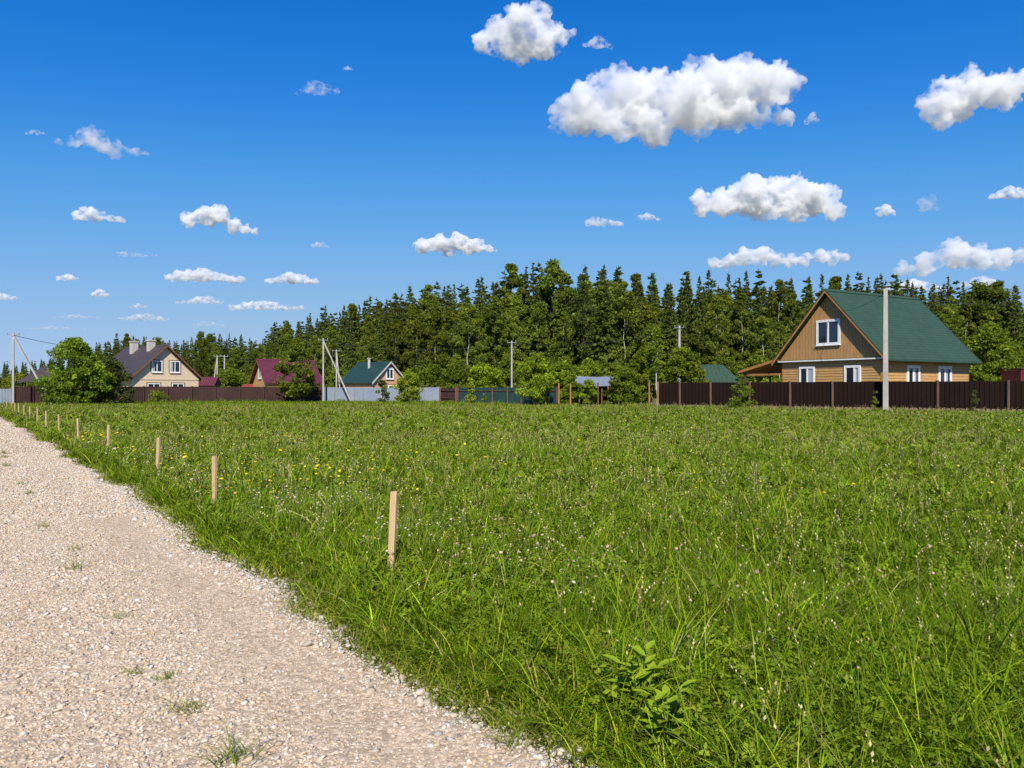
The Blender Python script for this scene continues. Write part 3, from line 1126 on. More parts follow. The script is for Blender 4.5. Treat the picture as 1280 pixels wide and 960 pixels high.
def stepped_roof(half, ez, rz, rows, thick, step=0.03):
    """closed profile (x, z) of a gable roof with one small step for each row of tiles"""
    def side(sg):
        pts = []
        for i in range(rows):
            t0, t1 = i / rows, (i + 1) / rows
            for t, up in ((t0, step), (t1, 0.0)):
                pts.append((sg * half * (1 - t), ez + (rz - ez) * t + up))
        return pts
    R = side(1)
    L = side(-1)
    top = R + [(0, rz + step * .5)] + L[::-1]
    under = [(-half, ez - thick), (0, rz - thick * 1.4), (half, ez - thick)]
    return top + under


def gable_house(name, label, cat, G, rot, w, L, ez, rz, side_oh, gable_oh, wall_m, roof_m, trim_m, rows=14, thick=0.16,
                wall_top=None):
    root = empty(name, (G[0], G[1], 0), rot)
    tag(root, label, cat)
    half = w / 2 + side_oh
    slope = (rz - ez) / half
    wt_ = rz - slope * w / 2 - thick * 1.5
    mb = MB()
    prof = [(-w / 2, -0.1), (w / 2, -0.1), (w / 2, wt_), (0, rz - thick * 1.7), (-w / 2, wt_)]
    mb.extrude(prof, lambda a, b, t: (a, t, b), 0, L)
    wall = mb.build('wall', wall_m, root)
    rf = MB()
    rf.extrude(stepped_roof(half, ez, rz, rows, thick), lambda a, b, t: (a, t, b), -gable_oh, L + gable_oh)
    roof = rf.build('roof', roof_m, root)
    # barge boards under the verge at both gables
    for y in (-gable_oh - 0.035, L + gable_oh + 0.005):
        for sg in (-1, 1):
            bb = MB()
            bb.extrude([(sg * (half + 0.02), ez - thick - 0.12), (sg * (half + 0.02), ez - 0.005), (0, rz - 0.02),
                        (0, rz - 0.26)], lambda a, b, t: (a, t, b), y, y + 0.03)
            bb.build('barge_board', trim_m, root)
    return root, wall, roof, slope, half, wt_


def ridge_cap(roof, rz, y0, y1, mat):
    mb = MB()
    mb.extrude([(-0.2, rz - 0.12), (0, rz + 0.1), (0.2, rz - 0.12), (0, rz + 0.03)], lambda a, b, t: (a, t, b), y0, y1)
    mb.build('ridge_cap', mat, roof)


# --- the wooden house with the green roof, right
def wooden_house():
    w, L = 9.7, 12.0
    rz, ez = 9.85, 3.83
    G = (26.8, 64.2)
    root, wall, roof, slope, half, wt_ = gable_house(
        'wooden_house', 'large honey-coloured wooden house with steep green roof behind the dark brown fence', 'house', G,
        math.radians(-60), w, L, ez, rz, 0.75, 0.55, M['wood_siding'], M['roof_green'], M['wood_trim'], rows=26)
    ridge_cap(roof, rz, -0.56, L + 0.56, M['roof_green'])
    for y in (-0.6, L + 0.56):                            # green metal verge on top of the barge boards
        for sg in (-1, 1):
            rv = MB()
            rv.extrude([(sg * (half + 0.03), ez - 0.03), (sg * (half + 0.03), ez + 0.05), (0, rz + 0.06), (0, rz - 0.04)],
                       lambda a, b, t: (a, t, b), y, y + 0.05)
            rv.build('verge_flashing', M['roof_green'], roof)
    # horizontal lap boards on the ground floor
    lb = MB()
    for k in range(18):
        z0 = 0.3 + k * 0.225
        if z0 > 3.7:
            break
        for a0, a1, ax in ((-w / 2 - 0.03, w / 2 + 0.03, 'front'), (0.0, L, 'right'), (0.0, L, 'left')):
            pr = [(0.0, z0), (0.05, z0 + 0.012), (0.03, z0 + 0.18), (0.006, z0 + 0.222), (0.0, z0 + 0.222)]
            if ax == 'front':
                lb.extrude(pr, lambda b, c, t: (t, -b, c), a0, a1)
            elif ax == 'right':
                lb.extrude(pr, lambda b, c, t: (w / 2 + b, t, c), a0, a1)
            else:
                lb.extrude(pr, lambda b, c, t: (-w / 2 - b, t, c), a0, a1)
    lb.build('ground_floor_siding', M['wood_siding'], root)
    # vertical boards in the gable
    vb = MB()
    n = 64
    zb = 4.02
    for k in range(n):
        x0 = -w / 2 - 0.2 + (w + 0.4) * k / n
        x1 = -w / 2 - 0.2 + (w + 0.4) * (k + 1) / n - 0.022
        zt = lambda x: rz - slope * abs(x) - 0.27
        if min(zt(x0), zt(x1)) < zb + 0.05:
            continue
        y = -0.035 - 0.014 * (k % 2)
        V = [(x0, 0, zb), (x1, 0, zb), (x1, y, zb), (x0, y, zb), (x0, 0, zt(x0)), (x1, 0, zt(x1)), (x1, y, zt(x1)),
             (x0, y, zt(x0))]
        vb.add(V, [(0, 1, 2, 3), (4, 7, 6, 5), (3, 2, 6, 7), (0, 4, 5, 1), (1, 5, 6, 2), (0, 3, 7, 4)])
    vb.build('gable_boarding', M['wood_gable'], root)
    # ledge between the floors
    lg = MB()
    lg.extrude([(0, 3.84), (0.3, 3.84), (0.3, 3.9), (0.0, 4.01)], lambda b, c, t: (t, -b, c), -w / 2 - 0.25, w / 2 + 0.25)
    lg.build('ledge', M['trim_green'], root)
    lw = MB()
    lw.box(-w / 2 - 0.25, w / 2 + 0.25, -0.36, -0.303, 3.86, 3.97)
    lw.build('ledge_fascia', M['white'], root)
    for x, y, zt in ((-w / 2 - 0.05, -0.05, 3.82), (w / 2 - 0.09, -0.05, 3.82), (w / 2 - 0.09, L - 0.1, 3.6)):
        cb = MB()
        cb.box(x, x + 0.14, y, y + 0.15, 0.1, zt)
        cb.build('corner_board', M['wood_trim'], root)
    gt = MB()
    gt.tube([(half + 0.06, -0.5, ez - 0.1), (half + 0.06, L + 0.5, ez - 0.12)], 0.07, 8)
    gt.build('gutter', M['roof_green'], root)
    window(root, -0.05, -1.22, 1.12, 5.2, 7.35, M['white'], mull=(0.5,), fw=0.2, curtain=())
    window(root, -0.036, -3.0, -1.4, 1.75, 3.42, M['white'], mull=(0.52,), fw=0.17, curtain=((0.55, 0.82),))
    window(root, -0.036, 1.5, 3.02, 1.75, 3.42, M['white'], mull=(0.62,), fw=0.19, curtain=((.66, .86),))
    window(root, w / 2 + 0.036, 3.1, 4.85, 1.75, 3.42, M['white'], 'x', mull=(0.5,), fw=0.24, curtain=((.54, .72),))
    window(root, w / 2 + 0.036, 7.45, 9.35, 1.75, 3.42, M['white'], 'x', mull=(0.5,), fw=0.24, curtain=((.56, .7),))
    # lean-to porch on the left side
    po = empty('porch', (0, 0, 0))
    po.parent = root
    rp = MB()
    rp.extrude([(-5.1, 4.28), (-9.8, 3.2), (-9.8, 3.08), (-5.1, 4.14)], lambda a, b, t: (a, t, b), -0.35, L * 0.75)
    rp.build('porch_roof', M['roof_green'], po)
    so = MB()
    so.extrude([(-5.12, 4.13), (-9.78, 3.075), (-9.78, 2.99), (-5.12, 4.05)], lambda a, b, t: (a, t, b), -0.33, L * 0.74)
    so.build('porch_ceiling', M['wood_soffit'], po)
    fb = MB()
    fb.extrude([(-5.1, 4.26), (-9.86, 3.17), (-9.86, 2.94), (-5.1, 4.0)], lambda a, b, t: (a, t, b), -0.4, -0.36)
    fb.box(-9.87, -9.81, -0.35, L * 0.75, 2.96, 3.19)
    fb.build('fascia', M['wood_trim'], po)
    pb = MB()
    pb.box(-9.3, -5.1, -0.15, 0.0, 2.72, 2.9)
    pb.build('beam', M['wood_trim'], po)
    for y in (-0.16, 3.2, 6.4):
        pp = MB()
        pp.box(-9.25, -9.1, y, y + 0.15, 0, 2.98)
        pp.build('post', M['post_wood'], po)


wooden_house()


# --- beige house with the brown roof, left
def beige_house():
    w, L = 9.2, 12.2
    rz, ez = 7.45, 2.75
    root, wall, roof, slope, half, wt_ = gable_house(
        'rendered_house', 'beige rendered house with dark brown roof and two white chimneys, left', 'house', (-46.9, 103),
        math.radians(50), w, L, ez, rz, 0.6, 0.55, M['beige'], M['roof_brown'], M['brown_trim'], rows=16)
    ridge_cap(roof, rz, -0.56, L + 0.5, M['roof_brown'])
    for x, y in ((-0.75, 8.0), (-0.5, 3.3)):
        ch = MB()
        ch.box(x - 0.42, x + 0.42, y - 0.42, y + 0.42, 6.0, 8.05)
        ch.box(x - 0.5, x + 0.5, y - 0.5, y + 0.5, 8.05, 8.22)
        c = ch.build('chimney', M['chimney_white'], roof)
    bl = MB()
    bl.box(-w / 2 - 0.02, w / 2 + 0.02, -0.06, -0.002, 2.72, 2.86)
    bl.build('string_course', M['beige'], root)
    so = MB()
    so.extrude([(half * 0.94, ez - 0.14), (half * 0.94, ez + 0.04), (half * 0.99, ez - 0.13)], lambda a, b, t: (a, t, b), -0.5,
               L)
    so.build('soffit', M['wood_trim'], root)
    for a, b in ((-1.95, -0.5), (0.5, 1.95)):
        window(root, -0.004, a, b, 3.7, 5.3, M['white'], mull=(0.5,), fw=0.13, trim=M['brown_trim'], curtain=((.12, .3),))
    for a, b in ((-2.5, -0.8), (0.8, 2.5)):
        window(root, -0.004, a, b, 0.75, 2.25, M['white'], mull=(0.5,), fw=0.12, trim=M['brown_trim'])


beige_house()


# --- maroon roof house
def maroon_house():
    w, L = 6.6, 7.2
    root, wall, roof, slope, half, wt_ = gable_house(
        'cottage', 'small wooden cottage with maroon roof behind the brown fence', 'house', (-34.8, 105), math.radians(-55), w, L,
        2.35, 5.55, 0.35, 0.5, M['wood_siding'], M['roof_maroon'], M['brown_trim'], rows=12)
    window(root, -0.004, -0.6, 0.75, 2.9, 4.35, M['white'], mull=(0.5,), fw=0.1, trim=M['trim_teal'])
    window(root, w / 2 + 0.004, 2.4, 3.6, 0.9, 1.9, M['white'], 'x', fw=0.1)
    ridge_cap(roof, 5.55, -0.5, L + .5, M['roof_maroon'])


M['trim_teal'] = surface('trim_teal', (0.09, 0.3, 0.32), None, 3, 0.5)
maroon_house()


# --- small house with the teal green roof
def brick_house():
    w, L = 5.2, 7.0
    root, wall, roof, slope, half, wt_ = gable_house(
        'brick_cottage', 'small pale brick cottage with dark green roof behind the grey-blue fence', 'house', (-15.8, 98),
        math.radians(45), w, L, 2.3, 5.05, 0.3, 0.35, M['brick_pale'], M['roof_teal'], M['chimney_white'], rows=12)
    pipe = MB()
    pipe.tube([(-0.8, 3.4, 3.9), (-0.8, 3.4, 5.45)], 0.17, 10)
    pipe.box(-1.0, -0.6, 3.2, 3.6, 5.45, 5.55)
    pipe.build('chimney', M['chimney_white'], roof)
    window(root, -0.004, -0.55, 0.6, 2.75, 4.1, M['white'], mull=(0.5,), fw=0.12, trim=M['chimney_white'])
    window(root, -0.004, -0.2, 1.3, 0.9, 1.95, M['white'], mull=(0.5,), fw=0.1)
    bd = MB()
    bd.box(-w / 2 - 0.01, w / 2 + 0.01, -0.05, -0.003, 2.12, 2.22)
    bd.build('string_course', M['brick_pale'], root)


brick_house()


def hip_roof_hut(name, label, loc, rot, w, l, ez, rz, roof_m, post_m, ridge=0.3):
    root = empty(name, loc, rot)
    tag(root, label, 'hut')
    mb = MB()
    a, b = w / 2, l / 2
    r = b * ridge
    mb.add([(-a, -b, ez), (a, -b, ez), (a, b, ez), (-a, b, ez), (0, -r, rz), (0, r, rz),
            (-a, -b, ez - .12), (a, -b, ez - .12), (a, b, ez - .12), (-a, b, ez - .12)],
           [(0, 1, 4), (1, 2, 5, 4), (2, 3, 5), (3, 0, 4, 5), (0, 6, 7, 1), (1, 7, 8, 2), (2, 8, 9, 3), (3, 9, 6, 0),
            (9, 8, 7, 6)])
    mb.build('roof', roof_m, root)
    for sx in (-1, 1):
        for sy in (-1, 1):
            p = MB()
            p.box(sx * (a - .5) - .08, sx * (a - .5) + .08, sy * (b - .5) - .08, sy * (b - .5) + .08, 0, ez - .11)
            p.build('post', post_m, root)
    for y in (b - .55, -b + .45):
        rail = MB()
        rail.box(-a + .6, a - .6, y, y + .1, 0, 1.1)
        rail.build('railing', post_m, root)
    return root


hip_roof_hut('garden_gazebo', 'dark hip-roofed garden gazebo behind the fence at the far left', (wx(48, 92), 93, 0),
             0.5, 5.0, 5.0, 2.4, 4.25, M['roof_brown'], M['dark_wood'], 0.02)


def shed(name, label, px0, px1, d, z_eave, z_top, roof_m, wall_m, slant=0.25, depth=3.0, cut=0.0):
    """low shed whose roof slope faces the meadow"""
    x0, x1 = wx(px0, d), wx(px1, d)
    root = empty(name, ((x0 + x1) / 2, d, 0))
    tag(root, label, 'shed')
    a = (x1 - x0) / 2
    mb = MB()
    mb.box(-a + .25, a - .25, 0.3, depth - .2, 0, z_eave - .02)
    mb.build('wall', wall_m, root)
    rf = MB()
    c = cut * (a * 2)
    rf.add([(-a, 0, z_eave), (a, 0, z_eave), (a - c, depth / 2, z_top), (-a, depth / 2, z_top), (a, depth, z_eave),
            (-a, depth, z_eave)],
           [(0, 1, 2, 3), (3, 2, 4, 5), (0, 3, 5), (1, 4, 2), (5, 4, 1, 0)])
    for k in range(9):
        x = -a + (2 * a - c) * (k + .5) / 9
        rf.bar((x, -0.01, z_eave + .01), (x - 0.0, depth / 2, z_top + .02), 0.05, 0.04)
    rf.build('roof', roof_m, root)
    return root


shed('green_roofed_shed', 'low shed with green metal roof left of the wooden house', 868, 928, 73, wz(478, 73), wz(455, 73),
     M['roof_green'], M['wood_siding'], depth=4.5, cut=0.27)
shed('purple_roofed_shed', 'small shed with dull purple roof right of the beige house', 246, 268, 112, wz(482, 112),
     wz(471, 112), M['roof_maroon_dull'] if 'roof_maroon_dull' in M else M['roof_maroon'], M['dark_wood'])
shed('red_roofed_shed', 'tiny shed with red roof left of the maroon cottage', 300, 317, 112, wz(485, 112), wz(480, 112),
     M['roof_red'], M['wood_siding'])


def canopy():
    d = 70
    root = empty('metal_canopy', (wx(750, d), d, 0))
    tag(root, 'open shelter with pale corrugated metal roof among the shrubs', 'shelter')
    x0, x1 = wx(719, d) - wx(750, d), wx(778, d) - wx(750, d)
    rf = MB()
    n = 26
    zf, zb = wz(481, d), wz(468.5, d)
    V = []
    for i in range(n + 1):
        t = i / n
        x = x0 + (x1 - x0) * t
        rip = 0.012 * (1 if i % 2 else -1)
        sag = -0.12 * math.sin(t * PI)
        V += [(x, 0, zf + rip + sag * .6), (x * 0.93 + 0.2, 4.5, zb + rip + sag)]
    Fs = [(2 * i, 2 * i + 2, 2 * i + 3, 2 * i + 1) for i in range(n)]
    m = len(V)
    V += [(a, b, c - 0.05) for a, b, c in V]
    Fs += [(m + 2 * i, m + 2 * i + 1, m + 2 * i + 3, m + 2 * i + 2) for i in range(n)]
    Fs += [(2 * i, m + 2 * i, m + 2 * i + 2, 2 * i + 2) for i in range(n)]
    rf.add(V, Fs)
    rf.build('roof', M['metal_roof'], root)
    for x in (x0 + .4, 0.2, x1 - .4):
        p = MB()
        p.box(x - .06, x + .06, .25, .37, 0, zf - .15)
        p.build('post', M['post_rust'], root)
    bk = MB()
    bk.box(x0 * 0.75 + .3, x1 * 0.8 + .2, 4.1, 4.2, 0, zb - .4)
    bk.build('back_wall', M['dark_wood'], root)


canopy()

# ------------------------------------------------------------------ fences
def corr_panel(p, q, z0, z1, pitch, depth):
    """profiled sheet between two points of the ground"""
    p, q = Vector((*p, 0)), Vector((*q, 0))
    L = (q - p).length
    a = (q - p) / L
    n = Vector((a.y, -a.x, 0))
    if n.y > 0:
        n = -n
    k = max(2, int(L / pitch))
    offs = []
    for i in range(k):
        for u, o in ((0.0, 0), (0.42, 0), (0.55, 1), (0.87, 1)):
            offs.append(((i + u) / k * L, o * depth))
    offs.append((L, 0))
    mb = MB()
    V, Fs = [], []
    for s, o in offs:
        c = p + a * s + n * o
        V += [(c.x, c.y, z0), (c.x, c.y, z1)]
    for i in range(len(offs) - 1):
        Fs.append((2 * i, 2 * i + 2, 2 * i + 3, 2 * i + 1))
    m = len(V)
    bk = -n * 0.004
    V += [(x + bk.x, y + bk.y, z) for x, y, z in V]
    for i in range(len(offs) - 1):
        Fs.append((m + 2 * i + 1, m + 2 * i + 3, m + 2 * i + 2, m + 2 * i))
        Fs.append((2 * i + 1, 2 * i + 3, m + 2 * i + 3, m + 2 * i + 1))
    mb.add(V, Fs)
    return mb, n


def fence(name, label, pts, z1, panel_m, post_m, post_h=None, pitch=0.2, depth=0.035, z0=0.08, post_w=0.1, plinth=None,
          rail=None, front_posts=True, jitter=0.0, post_front=0.07, skip=()):
    """fence along a list of ground points: a panel between each pair, a post at every point"""
    root = empty(name, (pts[0][0], pts[0][1], 0))
    tag(root, label, 'fence')
    base = Vector((pts[0][0], pts[0][1], 0))

    def fin(mb, nm, mat):
        mb.v = [(x - base.x, y - base.y, z) for x, y, z in mb.v]
        return mb.build(nm, mat, root)

    nrm = Vector((0, -1, 0))
    zs = z1 if hasattr(z1, '__len__') else [z1] * len(pts)
    for i in range(len(pts) - 1):
        top = (zs[i] + zs[i + 1]) / 2 + random.uniform(-jitter, jitter)
        mb, nrm = corr_panel(pts[i], pts[i + 1], z0, top, pitch, depth)
        if i not in skip:
            fin(mb, 'panel', panel_m)
        if plinth is not None:
            a, b = Vector((*pts[i], 0)), Vector((*pts[i + 1], 0))
            pm = MB()
            pm.bar(a + nrm * -0.01 + Vector((0, 0, 0.09)), b + nrm * -0.01 + Vector((0, 0, 0.09)), 0.1, 0.3)
            fin(pm, 'plinth', plinth)
        if rail is not None:
            a, b = Vector((*pts[i], 0)), Vector((*pts[i + 1], 0))
            rm = MB()
            for zz in rail:
                rm.bar(a + nrm * 0.05 + Vector((0, 0, zz)), b + nrm * 0.05 + Vector((0, 0, zz)), 0.04, 0.05)
            fin(rm, 'rail', post_m)
    for i, p in enumerate(pts):
        c = Vector((*p, 0)) + nrm * post_front
        h = (post_h or zs[i] + 0.06) + random.uniform(-0.03, 0.03)
        pm = MB()
        pm.bar(c + Vector((0, 0, -0.1)), c + Vector((random.uniform(-.02, .02), 0, h)), post_w, post_w, taper=0.96)
        fin(pm, 'post', post_m)
    return root


def on_line(px_list, a, b):
    """points of the ground on the straight line a-b (px, d) seen at the given columns"""
    P0 = Vector((wx(*a), a[1]))
    P1 = Vector((wx(*b), b[1]))
    out = []
    for px in px_list:
        k = (px - 640) / F
        # P0 + t (P1-P0): x = k y
        dx, dy = P1.x - P0.x, P1.y - P0.y
        t = (k * P0.y - P0.x) / (dx - k * dy)
        out.append((P0.x + t * dx, P0.y + t * dy))
    return out


RF0, RF1 = (823, 61), (1280, 46.5)
fence('brown_sheet_fence', 'long dark brown profiled sheet fence in front of the wooden house, right',
      on_line([823, 850.5, 889, 937.5, 988, 1041, 1106, 1172, 1260, 1350, 1440], RF0, RF1), 1.98, M['fence_dark'],
      M['post_wood'], pitch=0.26, depth=0.045, post_w=0.16, plinth=M['plinth'], z0=0.16, post_front=0.13)
fence('brown_board_fence', 'long brown board fence behind the big bushes in front of the beige house, left',
      on_line([18, 42, 68, 96, 124, 152], (18, 73), (200, 80)) + on_line([180, 210, 240, 270, 300, 330, 360, 402], (200, 80),
                                                                       (404, 86)),
      1.72, M['fence_brown'], M['fence_brown_post'] if 'fence_brown_post' in M else M['fence_brown'], pitch=0.17, depth=0.02,
      post_w=0.12, jitter=0.02, z0=0.05)
fence('light_sheet_fence', 'short pale grey-blue sheet fence at the left picture edge',
      on_line([-60, -35, -12, 14], (14, 72.5), (-60, 70)), 1.5, M['fence_grey_pale'] if 'fence_grey_pale' in M else
      M['fence_grey'], M['steel'], pitch=0.22, depth=0.03, post_w=0.07)
fence('grey_blue_fence', 'grey-blue profiled sheet fence in front of the brick cottage',
      on_line([405.5, 418, 443, 454, 478, 502, 530, 549], (404, 86), (550, 84.5)), [1.68, 1.66, 1.64, 1.62, 1.62, 1.62, 1.65, 1.68],
      M['fence_grey'], M['post_rust_pale'] if 'post_rust_pale' in M else M['steel'], pitch=0.2, depth=0.03, post_w=0.08,
      post_front=0.05)
fence('red_brown_gate', 'narrow red-brown gate between the grey-blue fence and the green fence',
      on_line([551, 571], (550, 83.5), (572, 78)), 1.55, M['fence_brown'], M['post_rust'], pitch=0.14, depth=0.02, post_w=0.2,
      post_h=1.75, rail=(0.5, 1.3))
fence('dark_green_fence', 'dark green fence with rusty posts behind the bright young trees',
      on_line([573, 590, 616, 635, 652, 675, 697], (572, 78), (697, 68)), 1.62, M['fence_green'], M['post_rust'], pitch=0.5,
      depth=0.012, post_w=0.1, rail=(1.3,))
# open row of new wooden posts
row = [(698.5, 66, 2.0), (713, 65.5, 1.95), (747.5, 64.5, 2.0), (760, 66, 1.8), (811.5, 61.8, 2.02), (822, 60.6, 2.05)]
row_lab = ['first orange wooden fence post at the corner of the green fence', 'second orange wooden fence post, just right of the corner post',
           'brown wooden fence post in front of the metal shelter', 'short thin fence post behind the one at the metal shelter',
           'orange wooden fence post just left of the brown sheet fence', 'orange wooden fence post at the end of the brown sheet fence']
for (px, d, h), lab in zip(row, row_lab):
    mb = MB()
    r = 0.075 if h > 1.9 else 0.05
    mb.tube([(0, 0, -.1), (0.01, 0, h * .5), (0.0, 0.01, h)], [r * 1.1, r, r * .95], 9)
    ob = mb.build('fence_post', M['post_rust'] if 'brown' in lab[:5] else M['post_new'])
    ob.location = (wx(px, d), d, 0)
    tag(ob, lab, 'post', 'wooden posts of the unfinished fence')


def container():
    d = 60
    x0, x1 = wx(1276, d), wx(1345, d)
    root = empty('metal_container', (x0, d, 0))
    tag(root, 'dark red corrugated metal container behind the fence at the right edge', 'container')
    mb, n = corr_panel((x0, d), (x1, d), 0, 3.05, 0.3, 0.06)
    mb.v = [(x - x0, y - d, z) for x, y, z in mb.v]
    mb.build('front_wall', M['fence_red'], root)
    m2 = MB()
    m2.box(0, x1 - x0, 0.01, 2.4, 0, 3.0)
    m2.build('body', M['fence_red'], root)
    m3 = MB()
    m3.box(-.05, x1 - x0 + .05, -.1, 2.5, 3.06, 3.14)
    m3.build('roof_rim', M['fence_red'], root)


container()


# ------------------------------------------------------------------ poles and cables
def utility_pole(label, px, d, h, brace_px=None, arm=True, width=0.22, brace_d=None, yaw=0.3):
    root = empty('utility_pole', (wx(px, d), d, 0), yaw)
    tag(root, label, 'pole', 'concrete utility poles')
    m = MB()
    m.bar((0, 0, -0.2), (0, 0, h), width, width * 0.85, taper=0.72)
    m.build('shaft', M['concrete'], root)
    if brace_px is not None:
        bd = brace_d or d
        inv = Matrix.Rotation(-yaw, 3, 'Z')
        e = inv @ Vector((wx(brace_px, bd) - wx(px, d), bd - d, 0))
        b = MB()
        b.bar((e.x * .02, e.y * .02, h * 0.95), (e.x, e.y, -0.1), width * 0.75, width * 0.7)
        b.build('brace', M['concrete'], root)
    if arm:
        a = MB()
        a.bar((-0.55, 0, h - 0.18), (0.55, 0, h - 0.18), 0.07)
        a.bar((0, -width * .5, h - 0.3), (0, width * .5, h - 0.3), width * .9, 0.08)
        a.build('crossarm', M['steel'], root)
        for x in (-0.48, 0.48):
            q = MB()
            q.tube([(x, 0, h - 0.15), (x, 0, h - 0.06), (x, 0, h + 0.02)], [0.03, 0.055, 0.03], 7)
            q.build('insulator', M['porcelain'], root)
    return root, h


POLES = [
    ('tall plain concrete pole standing in front of the brown fence by the wooden house', 1107, 50.3, wz(361, 50.3), None, False,
     .34),
    ('concrete pole with a slanting brace at the far left picture edge', 16.5, 71, wz(416, 71), 66, True, .2),
    ('concrete pole with a slanting brace at the left end of the grey-blue fence', 404, 84.5, wz(423, 84.5), 440, True, .2),
    ('smaller concrete pole behind the grey-blue fence, right of the braced one', 420.5, 108, wz(437, 108), 426, True, .2),
    ('distant concrete pole between beige house and maroon cottage, left of the pair, braced', 271.5, 122, wz(444, 122), 264.5, True,
     .22),
    ('distant concrete pole between beige house and maroon cottage, right of the pair', 280.5, 120, wz(444, 120), None, True, .22),
    ('concrete pole behind the green fence in front of the forest', 639.5, 85, wz(426, 85), None, True, .19),
    ('pale concrete pole rising out of the round bush left of the wooden house', 849, 78, wz(407, 78), None, True, .26),
]
for lab, px, d, h, br, arm, wdt in POLES:
    utility_pole(lab, px, d, h, br, arm, wdt, yaw=0.25 if px != 1107 else -0.42)


def cable(label, p, q, sag, r=0.02):
    p, q = Vector(p), Vector(q)
    pts = [p.lerp(q, t) - Vector((0, 0, sag * 4 * t * (1 - t))) for t in [i / 14 for i in range(15)]]
    base = p.copy()
    mb = MB()
    mb.tube([x - base for x in pts], r, 5)
    ob = mb.build('power_cable', M['cable'])
    ob.location = base
    tag(ob, label, 'cable', 'overhead cables')


def pp(px, py, d):
    return (wx(px, d), d, wz(py, d))


cable('thin cable from the far left pole down to the beige house', pp(17, 419, 71), pp(128, 437, 98), 0.25, .025)
cable('thin cable sagging from the tall plain pole to the front of the wooden house', pp(1107, 366, 50.3), pp(1040, 390, 63.4), 0.35, .014)
cable('thin cable running from the tall plain pole to the right', pp(1107, 366, 50.3), pp(1330, 378, 62), 0.5, .014)
cable('thin cable from the braced middle pole into the forest edge on the right', pp(404, 426, 84.5), pp(639, 429, 85), 0.9, .016)
cable('thin cable between the pole by the green fence and the pole in the round bush', pp(639, 429, 85), pp(849, 411, 78), 0.8, .016)
cable('thin cable linking the distant pair of poles with the braced middle pole', pp(280.5, 447, 120), pp(420, 440, 108), 0.8,
      .018)

# ------------------------------------------------------------------ trees
def kite_quads(C, U, S, L, Wd):
    """kite-shaped leaf faces: centre C, direction U, side S, length L, width Wd"""
    a = C - U * (L * .35)[:, None]
    b = C + S * (Wd * .5)[:, None] + U * (L * .1)[:, None]
    c = C + U * (L * .65)[:, None]
    e = C - S * (Wd * .5)[:, None] + U * (L * .1)[:, None]
    return np.stack([a, b, c, e], 1).reshape(-1, 3)


def rand_unit(rg, n):
    v = rg.normal(0, 1, (n, 3))
    return v / np.linalg.norm(v, axis=1, keepdims=True)


